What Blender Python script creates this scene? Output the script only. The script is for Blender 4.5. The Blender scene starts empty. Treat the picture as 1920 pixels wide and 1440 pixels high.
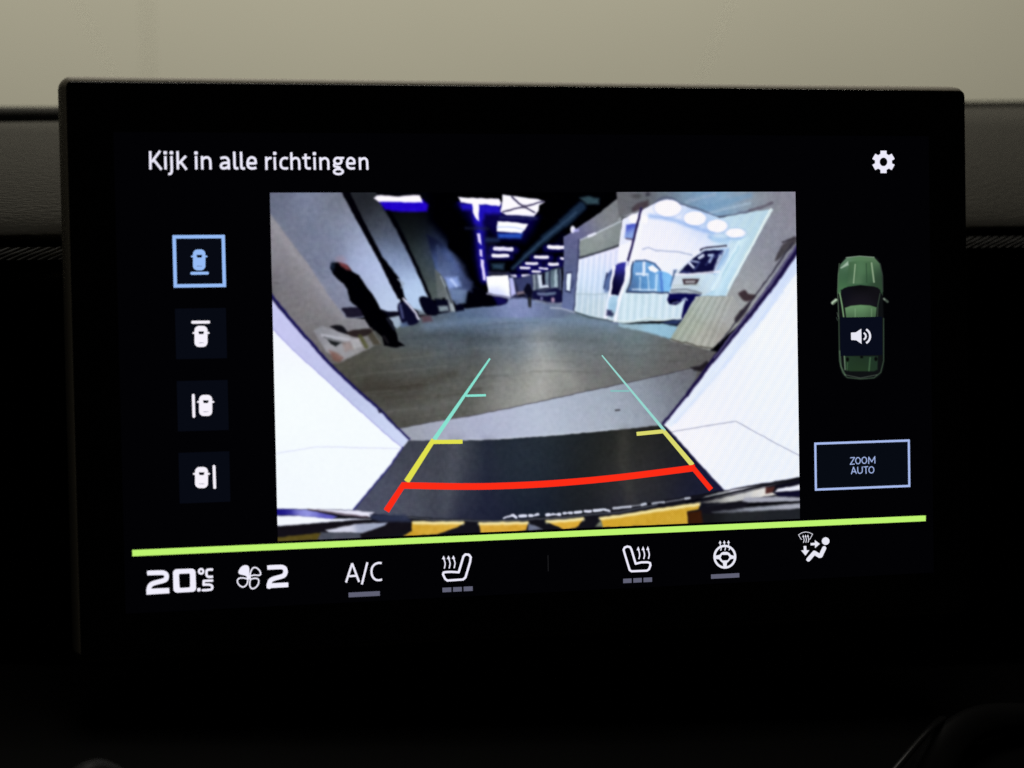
import bpy, math
import numpy as np
from mathutils import Matrix, Vector

# ------------------------------------------------------------------ units
# Work frame of the display: u to the right, v downwards, n away from the viewer (1 unit = S metres).
S = 0.147
FPX = 3300.0
M = np.array([[0.9774247699, 0.0187729363, -0.2104480839],
              [-0.0247432506, 0.9993615783, -0.0257722222],
              [0.2098299090, 0.0303975780, 0.9772652642]])
T = np.array([0.05877917, -0.0414922, 3.22677265])

scene = bpy.context.scene
col = scene.collection

# ------------------------------------------------------------------ camera
def W3(u, v, n):
    return Vector((u * S, n * S, -v * S))

cam_c = -M.T @ T
cam = bpy.data.cameras.new('camera')
cam_o = bpy.data.objects.new('camera', cam)
col.objects.link(cam_o)
right, down, fwd = M[0], M[1], M[2]
rx = Vector((right[0], right[2], -right[1]))
uy = -Vector((down[0], down[2], -down[1]))
bz = -Vector((fwd[0], fwd[2], -fwd[1]))
mat = Matrix(((rx.x, uy.x, bz.x, 0), (rx.y, uy.y, bz.y, 0), (rx.z, uy.z, bz.z, 0), (0, 0, 0, 1)))
mat.translation = W3(*cam_c)
cam_o.matrix_world = mat
cam.sensor_width = 36.0
cam.lens = FPX / 1920.0 * 36.0
cam.clip_start = 0.01
cam.clip_end = 50
cam.dof.use_dof = True
cam.dof.focus_distance = 0.482
cam.dof.aperture_fstop = 8.5
scene.camera = cam_o
scene.render.engine = 'CYCLES'
scene.cycles.use_denoising = False          # keep the fine grain of the display
scene.render.resolution_x = 1024
scene.render.resolution_y = 768

# ------------------------------------------------------------------ world, lamps, exposure
world = bpy.data.worlds.new('World')
scene.world = world
world.use_nodes = True
bg = world.node_tree.nodes['Background']
bg.inputs[0].default_value = (1.0, 0.95, 0.85, 1)
bg.inputs[1].default_value = 0.0012

def area(name, loc, target, sx, sy, power, colr):
    l = bpy.data.lights.new(name, 'AREA')
    l.shape = 'RECTANGLE'; l.size = sx; l.size_y = sy; l.energy = power; l.color = colr
    o = bpy.data.objects.new(name, l); col.objects.link(o)
    o.location = loc
    d = Vector(target) - Vector(loc)
    o.rotation_euler = d.to_track_quat('-Z', 'Y').to_euler()
    return o

area('hall_lamp', (0.3, 1.75, 1.38), (0.0, 0.1, 0.05), 1.6, 0.5, 22, (1.0, 0.93, 0.76))
area('wall_lamp', (0.35, 1.3, 2.1), (0.45, 2.9, 1.3), 3.6, 0.3, 55, (1.0, 0.955, 0.79))
area('cabin_fill', (0.0, -0.55, 1.5), (0.0, 0.05, 0.0), 0.7, 0.5, 4.5, (1.0, 0.95, 0.86))  # unseen fill light, added to brighten the ribs and dash front; no lamp there

vs = scene.view_settings
vs.view_transform = 'Standard'
vs.look = 'None'
vs.exposure = 0
vs.gamma = 1

# ------------------------------------------------------------------ measuring helpers
def unproj(px, py, n=0.0):
    """point of the photograph -> (u, v) on the plane at depth n (units)."""
    px = np.asarray(px, float); py = np.asarray(py, float)
    H = np.linalg.inv(np.column_stack([M[:, 0], M[:, 1], T + n * M[:, 2]]))
    x = (px - 960) / FPX; y = (py - 720) / FPX
    a = H[0, 0] * x + H[0, 1] * y + H[0, 2]
    b = H[1, 0] * x + H[1, 1] * y + H[1, 2]
    c = H[2, 0] * x + H[2, 1] * y + H[2, 2]
    return a / c, b / c

def proj(u, v, n=0.0):
    q = M @ np.array([np.ravel(u), np.ravel(v), np.full(np.size(u), n)]) + T[:, None]
    return (960 + FPX * q[0] / q[2]).reshape(np.shape(u)), (720 + FPX * q[1] / q[2]).reshape(np.shape(u))

def lin(c):
    c = np.asarray(c, float) / 255.0
    return np.where(c <= 0.04045, c / 12.92, ((c + 0.055) / 1.055) ** 2.4)

# ------------------------------------------------------------------ object helpers
def empty(name, loc, label, cat):
    e = bpy.data.objects.new(name, None); col.objects.link(e)
    e.location = loc; e.empty_display_size = 0.03
    e['label'] = label; e['category'] = cat
    return e

def link(name, me, material, parent=None, label=None):
    o = bpy.data.objects.new(name, me); col.objects.link(o)
    if material is not None and not me.materials: me.materials.append(material)
    if parent is not None:
        o.parent = parent
        root = parent
        while root.parent: root = root.parent
        off = root.location
        if parent is root: o.matrix_parent_inverse = Matrix.Translation(-Vector(off))
    if label: o['label'] = label
    return o

def mesh(name, verts, faces, smooth=False):
    me = bpy.data.meshes.new(name)
    me.from_pydata([tuple(v) for v in verts], [], faces)
    me.update()
    if smooth:
        for p in me.polygons: p.use_smooth = True
    return me

# ------------------------------------------------------------------ materials
def principled(name, base, rough, spec=0.5, coat=0.0):
    m = bpy.data.materials.new(name); m.use_nodes = True
    b = m.node_tree.nodes['Principled BSDF']
    b.inputs['Base Color'].default_value = (*base, 1)
    b.inputs['Roughness'].default_value = rough
    b.inputs['Specular IOR Level'].default_value = spec
    b.inputs['Coat Weight'].default_value = coat
    return m

def add_noise_color(m, base, amount, scale, bump=0.0, bscale=400, stretch=(1, 1, 1), dist=0.0003):
    nt = m.node_tree; b = nt.nodes['Principled BSDF']
    tc = nt.nodes.new('ShaderNodeTexCoord'); mp = nt.nodes.new('ShaderNodeMapping')
    mp.inputs['Scale'].default_value = stretch
    nt.links.new(tc.outputs['Object'], mp.inputs[0])
    nz = nt.nodes.new('ShaderNodeTexNoise'); nz.inputs['Scale'].default_value = scale; nz.inputs['Detail'].default_value = 4
    nt.links.new(mp.outputs[0], nz.inputs[0])
    mx = nt.nodes.new('ShaderNodeMix'); mx.data_type = 'RGBA'
    mx.inputs[6].default_value = (*[c * (1 - amount) for c in base], 1)
    mx.inputs[7].default_value = (*[c * (1 + amount) for c in base], 1)
    nt.links.new(nz.outputs[0], mx.inputs[0]); nt.links.new(mx.outputs[2], b.inputs['Base Color'])
    if bump:
        n2 = nt.nodes.new('ShaderNodeTexNoise'); n2.inputs['Scale'].default_value = bscale; n2.inputs['Detail'].default_value = 3
        nt.links.new(mp.outputs[0], n2.inputs[0])
        bp = nt.nodes.new('ShaderNodeBump'); bp.inputs['Strength'].default_value = bump; bp.inputs['Distance'].default_value = dist
        nt.links.new(n2.outputs[0], bp.inputs['Height']); nt.links.new(bp.outputs[0], b.inputs['Normal'])

MATS = {}
def glow(rgb, strength=1.0):
    """a lit area of the display, in the colour it shows (0-255)."""
    k = (tuple(rgb), strength)
    if k in MATS: return MATS[k]
    m = principled('display_%d_%d_%d' % tuple(rgb), (0, 0, 0), 0.2, 0.0)
    b = m.node_tree.nodes['Principled BSDF']
    b.inputs['Emission Color'].default_value = (*lin(rgb), 1)
    b.inputs['Emission Strength'].default_value = strength
    MATS[k] = m
    return m

m_picture = principled('display_picture', (0, 0, 0), 0.2, 0.0)
_nt = m_picture.node_tree
_at = _nt.nodes.new('ShaderNodeAttribute'); _at.attribute_name = 'pixel'
_nt.links.new(_at.outputs['Color'], _nt.nodes['Principled BSDF'].inputs['Emission Color'])
_nt.nodes['Principled BSDF'].inputs['Emission Strength'].default_value = 1.0

m_glass = principled('black_glass', (0.002, 0.002, 0.0022), 0.12, 0.4)
m_house = principled('satin_housing', (0.21, 0.19, 0.145), 0.6, 0.1)
m_pad = principled('grained_pad', (0.06, 0.058, 0.052), 0.8, 0.04)
add_noise_color(m_pad, (0.06, 0.058, 0.05), 0.18, 600, bump=0.5, bscale=900, stretch=(0.45, 1, 1.2), dist=0.0006)
m_black = principled('black_plastic', (0.012, 0.012, 0.012), 0.55, 0.25)
add_noise_color(m_black, (0.012, 0.012, 0.012), 0.2, 300, bump=0.2, bscale=1200)
m_deep = principled('deep_black_plastic', (0.0016, 0.0016, 0.0016), 0.6, 0.08)
m_hood = principled('matt_black_hood', (0.003, 0.003, 0.003), 0.85, 0.05)
m_rib = principled('ribbed_trim', (0.07, 0.07, 0.066), 0.55, 0.3)
m_blade = principled('satin_edge', (0.012, 0.012, 0.012), 0.35, 0.35)
m_flank = principled('dark_flank', (0.008, 0.008, 0.008), 0.6, 0.15)
m_tip = principled('grey_tip', (0.05, 0.05, 0.05), 0.5, 0.3)
m_wall = principled('cream_wall', (0.62, 0.61, 0.54), 0.9, 0.1)
add_noise_color(m_wall, (0.62, 0.61, 0.54), 0.03, 3)
m_joint = principled('wall_joint', (0.56, 0.55, 0.485), 0.9, 0.1)

# ------------------------------------------------------------------ setting: the cream wall far behind, in panels
WALL_Y = 2.9
def wall_x(px, py=80):
    u, v = unproj(px, py, WALL_Y / S); return float(u) * S
xj = wall_x(277)
def boxmesh(name, x0, x1, y0, y1, z0, z1, bev=0.0):
    b = bev
    vs_, fs_ = [], []
    for (y, k) in ((y0, b), (y0 + b, 0), (y1, 0)):
        vs_ += [(x0 + k, y, z0 + k), (x1 - k, y, z0 + k), (x1 - k, y, z1 - k), (x0 + k, y, z1 - k)]
    fs_ = [(0, 1, 2, 3), (11, 10, 9, 8)]
    for r in (0, 4):
        for i in range(4):
            j = (i + 1) % 4
            fs_.append((r + j, r + i, r + 4 + i, r + 4 + j))
    return mesh(name, vs_, fs_)

wall = link('wall', boxmesh('wall', -3.5, 3.5, WALL_Y + 0.003, WALL_Y + 0.12, -1.6, 2.6), m_joint)
wall['kind'] = 'structure'; wall['label'] = 'plain cream wall far behind the dashboard, out of focus'
for (a, b_) in ((-3.45, xj - 0.0035), (xj + 0.0035, xj + 2.4), (xj + 2.416, 3.45)):
    p = link('panel', boxmesh('panel', a, b_, WALL_Y, WALL_Y + 0.006, -1.55, 2.55, 0.001), m_wall)
    p.parent = wall

# ------------------------------------------------------------------ the dashboard
dash = empty('dashboard', (0, 0.05, -0.16), 'dark grey grained car dashboard behind the touchscreen, with a ribbed trim strip', 'dashboard')
XL, XR = -0.46, 0.46

def catmull(P, k=6, closed=False):
    P = np.asarray(P, float); n = len(P); out = []
    rng = range(n) if closed else range(n - 1)
    for i in rng:
        if closed: p0, p1, p2, p3 = P[(i - 1) % n], P[i], P[(i + 1) % n], P[(i + 2) % n]
        else: p0, p1, p2, p3 = P[max(i - 1, 0)], P[i], P[i + 1], P[min(i + 2, n - 1)]
        for t in np.arange(k) / k:
            out.append(0.5 * ((2 * p1) + (p2 - p0) * t + (2 * p0 - 5 * p1 + 4 * p2 - p3) * t * t + (3 * p1 - p0 - 3 * p2 + p3) * t ** 3))
    if not closed: out.append(P[-1])
    return np.array(out)

def profile(rows):
    """rows: (height mark seen left of the screen, right of it, depth in metres) -> end profiles of an extrusion."""
    A, B = [], []
    for (yl, yr, n) in rows:
        ul, vl = unproj(60, yl, n / S); ur, vr = unproj(1866, yr, n / S)
        sl = (vr - vl) / (ur - ul)
        A.append((XL, n, -(vl + sl * (XL / S - ul)) * S)); B.append((XR, n, -(vl + sl * (XR / S - ul)) * S))
    return np.array(A), np.array(B)

def extrude(name, rows, material, parent, k=6, nx=24, smooth=True, ends=True, x0=0.0, x1=1.0, label=None):
    A, B = profile(rows)
    A = catmull(A, k); B = catmull(B, k)
    m = len(A); V = []; F = []
    for i in range(nx + 1):
        t = x0 + (x1 - x0) * i / nx
        V += [tuple(p) for p in A * (1 - t) + B * t]
    for i in range(nx):
        for j in range(m - 1):
            F.append((i * m + j, i * m + j + 1, (i + 1) * m + j + 1, (i + 1) * m + j))
    if ends:
        F.append(tuple(range(m))); F.append(tuple(range(nx * m + m - 1, nx * m - 1, -1)))
    return link(name, mesh(name, V, F, smooth), material, parent, label)

extrude('upper_pad', [(452, 431, .060), (457, 436, .042), (449, 431, .0312), (434, 420, .0295), (410, 400, .034), (380, 372, .043), (340, 333, .058),
                      (300, 293, .077), (262, 253, .100), (236, 224, .122), (229, 208, .150), (232, 207, .175), (300, 290, .185), (1200, 1200, .20)], m_pad, dash)
extrude('instrument_hood', [(260, 260, .150), (236, 236, .152), (212, 214, .156), (203, 206, .164), (201, 204, .185), (206, 208, .21), (262, 262, .215)],
        m_hood, dash, x0=0.0, x1=0.45, label='black instrument hood behind the left end of the pad')
# ribbed strip under the pad: backing and single diagonal ribs
strip = extrude('trim_strip', [(462, 441, .062), (463, 442, .032), (474, 452, .0285), (489, 465, .0285), (493, 469, .034), (493, 469, .062)], m_black, dash, k=3)
A, B = profile([(465, 444, .0287), (476, 454, .0272), (489, 465, .0275)])
def strip_pt(t, s, out):
    P = A * (1 - t) + B * t
    q = P[0] * (1 - 2 * s) + P[1] * 2 * s if s < .5 else P[1] * (2 - 2 * s) + P[2] * (2 * s - 1)
    return q + np.array([0, -out, out * 0.3])
NR = 300
dt = 1.0 / 345
lean = 0.0042 / (XR - XL)
V, F = [], []
c0 = strip_pt(0.5, 0.5, 0)
for j in range(5):
    s = j / 4
    for (dx, out) in ((-.46, 0), (-.22, .0007), (.22, .0007), (.46, 0)):
        V.append(strip_pt(0.5 + lean * (1 - s) * 2 - lean + dx * dt, s, out) - c0)
for j in range(4):
    for i in range(3):
        F.append((j * 4 + i, (j + 1) * 4 + i, (j + 1) * 4 + i + 1, j * 4 + i + 1))
rib_me = mesh('rib', V, F, True); rib_me.materials.append(m_rib)
for i in range(NR):
    t = 0.5 + (i - NR / 2) * dt
    # the stretch behind the screen cannot be seen
    c = strip_pt(t, 0.5, 0)
    if -0.095 < c[0] < 0.105: continue
    o = link('rib', rib_me, None, strip)
    o.matrix_parent_inverse = Matrix.Translation(-Vector(dash.location))
    o.location = Vector(c) + Vector(dash.location)
    o.matrix_parent_inverse = Matrix.Identity(4)
    o.location = Vector(c)
extrude('lower_panel', [(494, 470, .066), (495, 471, .038), (505, 480, .033), (535, 510, .034), (580, 555, .052), (680, 655, .085), (900, 880, .11),
                        (1250, 1230, .11), (1700, 1700, .10)], m_black, dash, ends=False)

# ------------------------------------------------------------------ the console below the screen (nearly black)
console = empty('center_console', (0, 0.0, -0.30), 'black center console below the touchscreen, its edges barely catching light', 'console')
def ribbon(name, pts, widths, thick, material, parent, label=None):
    """a rounded tapering blade through points (x, y, z)."""
    P = catmull(np.array(pts), 8); Wd = catmull(np.array([[w, 0, 0] for w in widths]), 8)[:, 0]
    V, F = [], []; ns = 10
    for i, p in enumerate(P):
        d = P[min(i + 1, len(P) - 1)] - P[max(i - 1, 0)]; d /= np.linalg.norm(d)
        side = np.cross(d, (0, -1, 0)); side /= np.linalg.norm(side); up = np.cross(side, d)
        for k in range(ns):
            a = 2 * math.pi * k / ns
            V.append(p + side * math.cos(a) * Wd[i] + up * math.sin(a) * thick)
    for i in range(len(P) - 1):
        for k in range(ns):
            F.append((i * ns + k, i * ns + (k + 1) % ns, (i + 1) * ns + (k + 1) % ns, (i + 1) * ns + k))
    F.append(tuple(range(ns - 1, -1, -1))); F.append(tuple(range((len(P) - 1) * ns, len(P) * ns)))
    return link(name, mesh(name, V, F, True), material, parent, label)
def at(px, py, n):
    u, v = unproj(px, py, n / S); return (float(u) * S, n, -float(v) * S)
# body
cv, cf = [], []
rows = [(1235, .060), (1290, .030), (1340, .012), (1400, .002), (1520, -.012), (1700, -.02)]
for (py, n) in rows:
    for k in range(13):
        px = -300 + k * 210
        sag = 26 * math.sin(math.pi * k / 12)
        cv.append(at(px, py + sag, n))
for r in range(len(rows) - 1):
    for k in range(12):
        cf.append((r * 13 + k, (r + 1) * 13 + k, (r + 1) * 13 + k + 1, r * 13 + k + 1))
link('console_body', mesh('console_body', cv, cf, True), m_deep, console)
ribbon('edge_trim', [at(1630, 1500, -.022), at(1682, 1438, -.02), at(1722, 1390, -.016), at(1750, 1360, -.012), at(1768, 1345, -.004)],
       [.0013, .0012, .001, .0007, .0004], .0012, m_blade, console, 'thin satin edge rising at the lower right')
ribbon('console_flank', [at(1720, 1520, -.012), at(1752, 1440, -.01), at(1790, 1385, -.006), at(1850, 1352, .0), at(1960, 1345, .006)],
       [.007, .007, .006, .005, .004], .003, m_flank, console, 'dim rounded flank at the lower right')
ribbon('handle_tip', [at(120, 1530, -.03), at(142, 1470, -.03), at(165, 1447, -.03), at(195, 1443, -.028), at(240, 1465, -.026)],
       [.002, .0028, .0026, .0024, .002], .0026, m_tip, console, 'grey tip at the lower left')

# ------------------------------------------------------------------ the touchscreen body
ts = empty('touchscreen', (0, 0.004, -0.072), 'black car touchscreen showing a rear camera picture and climate controls', 'touchscreen')
def rrect(u0, u1, v0, v1, r, k=7):
    out = []
    for (cu, cv_, a0) in ((u1 - r, v0 + r, -90), (u1 - r, v1 - r, 0), (u0 + r, v1 - r, 90), (u0 + r, v0 + r, 180)):
        for i in range(k + 1):
            a = math.radians(a0 + 90 * i / k); out.append((cu + r * math.cos(a), cv_ + r * math.sin(a)))
    return out
U0, U1, V0, V1 = -.8385, .8415, -.5025, .5
def loops(name, rings, material, parent, cap0=True, cap1=True, smooth=True):
    V, F = [], []; m = len(rings[0][0])
    for pts, n in rings: V += [tuple(W3(u, v, n)) for (u, v) in pts]
    for r in range(len(rings) - 1):
        for i in range(m):
            j = (i + 1) % m
            F.append((r * m + i, r * m + j, (r + 1) * m + j, (r + 1) * m + i))
    if cap0: F.append(tuple(range(m - 1, -1, -1)))
    if cap1: F.append(tuple(range((len(rings) - 1) * m, len(rings) * m)))
    me = mesh(name, V, F, smooth)
    o = link(name, me, material, parent)
    me.polygons[-1].use_smooth = False
    if cap0: me.polygons[len(me.polygons) - (2 if cap1 else 1)].use_smooth = False
    return o
g = lambda e, r: rrect(U0 - e, U1 + e, V0 - e, V1 + e, max(r + e, .002))
loops('housing', [(g(.0002, .0105), .0032), (g(.0012, .0105), .0042), (g(.0085, .0105), .020), (g(.0148, .0105), .048), (g(.0148, .0105), .060), (g(.006, .012), .085), (g(-.03, .02), .105)], m_house, ts)
loops('front_glass', [(g(-.0022, .0105), 0.0), (g(-.0006, .0105), .0007), (g(-.0001, .0105), .003), (g(-.0001, .0105), .02)], m_glass, ts)
loops('mount', [(rrect(-.35, .35, -.25, .3, .05), .10), (rrect(-.3, .3, -.2, .3, .05), .45)], m_black, ts)

# ------------------------------------------------------------------ flat drawing on the display
LAYER = {'base': 0.0006, 'pic': 0.0010, 'tile': 0.0014, 'ink': 0.0019, 'over': 0.0024}

def rect_uv(name, u0, v0, u1, v1, layer, material, parent, label=None):
    n = -LAYER[layer]
    return link(name, mesh(name, [W3(u0, v0, n), W3(u0, v1, n), W3(u1, v1, n), W3(u1, v0, n)], [(0, 1, 2, 3)]), material, parent, label)

def frame_uv(name, u0, v0, u1, v1, w, layer, material, parent, label=None):
    n = -LAYER[layer]
    q = [(u0, v0), (u1, v0), (u1, v1), (u0, v1)]; p = [(u0 + w, v0 + w), (u1 - w, v0 + w), (u1 - w, v1 - w), (u0 + w, v1 - w)]
    V = [W3(a, b, n) for a, b in q + p]
    return link(name, mesh(name, V, [(i, 4 + i, 4 + (i + 1) % 4, (i + 1) % 4) for i in range(4)]), material, parent, label)

# --- signed distances in measured points
def sd_seg(X, Y, a, b, butt=False):
    ax, ay = a; bx, by = b; dx, dy = bx - ax, by - ay; L2 = dx * dx + dy * dy + 1e-9
    t = ((X - ax) * dx + (Y - ay) * dy) / L2
    if butt:
        L = math.sqrt(L2)
        d = np.abs((X - ax) * dy - (Y - ay) * dx) / L
        e = np.maximum(-t, t - 1) * L
        return d, e
    t = np.clip(t, 0, 1)
    return np.hypot(X - ax - t * dx, Y - ay - t * dy)

def sd_poly(X, Y, P):
    P = np.asarray(P, float); d = np.full(X.shape, 1e9); ins = np.zeros(X.shape, bool)
    n = len(P)
    for i in range(n):
        a, b = P[i], P[(i + 1) % n]
        d = np.minimum(d, sd_seg(X, Y, a, b))
        if a[1] != b[1]:
            c = ((a[1] > Y) != (b[1] > Y)) & (X < (b[0] - a[0]) * (Y - a[1]) / (b[1] - a[1]) + a[0])
            ins ^= c
    return np.where(ins, -d, d)

class Ink:
    """a flat symbol: union of strokes / shapes minus cuts, given in sheet coordinates (origin, scale)."""
    def __init__(s, ox, oy, sc): s.o = (ox, oy); s.k = sc; s.add = []; s.cut = []; s.thin = 0.35
    def p(s, pts): return [(s.o[0] + x / s.k, s.o[1] + y / s.k) for x, y in pts]
    def box(s, P, r): P = np.array(P); return (P[:, 0].min() - r, P[:, 1].min() - r, P[:, 0].max() + r, P[:, 1].max() + r)
    def put(s, f, box, cut): (s.cut if cut else s.add).append((f, box)); return s
    def stroke(s, pts, w, curve=False, closed=False, butt=False, cut=False):
        P = s.p(pts); r = w / s.k / 2
        if curve: P = [tuple(q) for q in catmull(P, 5, closed)]
        if closed: P = P + [P[0]]
        def f(X, Y):
            d = np.full(X.shape, 1e9)
            m = len(P) - 1
            for i in range(m):
                if butt and m == 1:
                    dd, e = sd_seg(X, Y, P[i], P[i + 1], True); d = np.minimum(d, np.maximum(dd - r, e))
                else: d = np.minimum(d, sd_seg(X, Y, P[i], P[i + 1]) - r)
            if butt and m > 1:
                for a, b in ((P[0], P[1]), (P[-1], P[-2])):
                    L = math.hypot(b[0] - a[0], b[1] - a[1])
                    e = -((X - a[0]) * (b[0] - a[0]) + (Y - a[1]) * (b[1] - a[1])) / L
                    near = np.hypot(X - a[0], Y - a[1]) < r * 1.6
                    d = np.where(near, np.maximum(d, e), d)
            return d
        return s.put(f, s.box(P, r), cut)
    def poly(s, pts, r=0.0, cut=False, curve=False):
        P = s.p(pts); r /= s.k
        if curve: P = [tuple(q) for q in catmull(P, 5, True)]
        return s.put(lambda X, Y: sd_poly(X, Y, P) - r, s.box(P, r), cut)
    def disc(s, c, rx, ry=None, cut=False):
        (cx, cy), = s.p([c]); rx /= s.k; ry = rx if ry is None else ry / s.k
        return s.put(lambda X, Y: (np.hypot((X - cx) / rx, (Y - cy) / ry) - 1) * min(rx, ry), (cx - rx, cy - ry, cx + rx, cy + ry), cut)
    def ring(s, c, rx, ry, w):
        (cx, cy), = s.p([c])
        k = 40
        return s.stroke([(c[0] + rx * math.cos(2 * math.pi * i / k), c[1] + ry * math.sin(2 * math.pi * i / k)) for i in range(k)], w, closed=True)
    def build(s, name, layer, material, parent, label=None, step=0.5):
        B = np.array([b for f, b in s.add])
        x0, y0, x1, y1 = B[:, 0].min() - 1, B[:, 1].min() - 1, B[:, 2].max() + 1, B[:, 3].max() + 1
        xs = np.arange(x0, x1 + step, step); ys = np.arange(y0, y1 + step, step)
        D = np.full((len(ys), len(xs)), 9.0)
        def apply(lst, cut):
            for f, b in lst:
                i0, i1 = np.searchsorted(xs, b[0] - 1.5), np.searchsorted(xs, b[2] + 1.5)
                j0, j1 = np.searchsorted(ys, b[1] - 1.5), np.searchsorted(ys, b[3] + 1.5)
                X, Y = np.meshgrid(xs[i0:i1], ys[j0:j1])
                if X.size == 0: continue
                d = f(X, Y)
                D[j0:j1, i0:i1] = np.maximum(D[j0:j1, i0:i1], -d) if cut else np.minimum(D[j0:j1, i0:i1], d)
        apply(s.add, False); apply(s.cut, True)
        D = D + s.thin
        D = np.where(D == 0, 1e-6, D)
        ins = D < 0
        cnt = ins[:-1, :-1].astype(int) + ins[1:, :-1] + ins[:-1, 1:] + ins[1:, 1:]
        V, F = [], []; idx = {}
        def vid(x, y):
            k = (round(x, 4), round(y, 4))
            if k not in idx: idx[k] = len(V); V.append(k)
            return idx[k]
        H, Wn = cnt.shape
        for j in range(H):                                   # full cells, merged along each row
            row = cnt[j] == 4; i = 0
            while i < Wn:
                if row[i]:
                    e = i
                    while e < Wn and row[e]: e += 1
                    F.append((vid(xs[i], ys[j]), vid(xs[i], ys[j + 1]), vid(xs[e], ys[j + 1]), vid(xs[e], ys[j])))
                    i = e
                else: i += 1
        for j, i in zip(*np.nonzero((cnt > 0) & (cnt < 4))):   # outline cells
            c = [(xs[i], ys[j], D[j, i]), (xs[i], ys[j + 1], D[j + 1, i]), (xs[i + 1], ys[j + 1], D[j + 1, i + 1]), (xs[i + 1], ys[j], D[j, i + 1])]
            pl = []
            for q in range(4):
                a, b = c[q], c[(q + 1) % 4]
                if a[2] < 0: pl.append(vid(a[0], a[1]))
                if (a[2] < 0) != (b[2] < 0):
                    t = a[2] / (a[2] - b[2]); pl.append(vid(a[0] + t * (b[0] - a[0]), a[1] + t * (b[1] - a[1])))
            pl = [v for k, v in enumerate(pl) if v != pl[k - 1]]
            if len(pl) >= 3: F.append(tuple(pl))
        A_ = np.array(V); u, v = unproj(A_[:, 0], A_[:, 1])
        n = -LAYER[layer]
        return link(name, mesh(name, [(a * S, n * S, -b * S) for a, b in zip(u, v)], F), material, parent, label)

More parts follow.
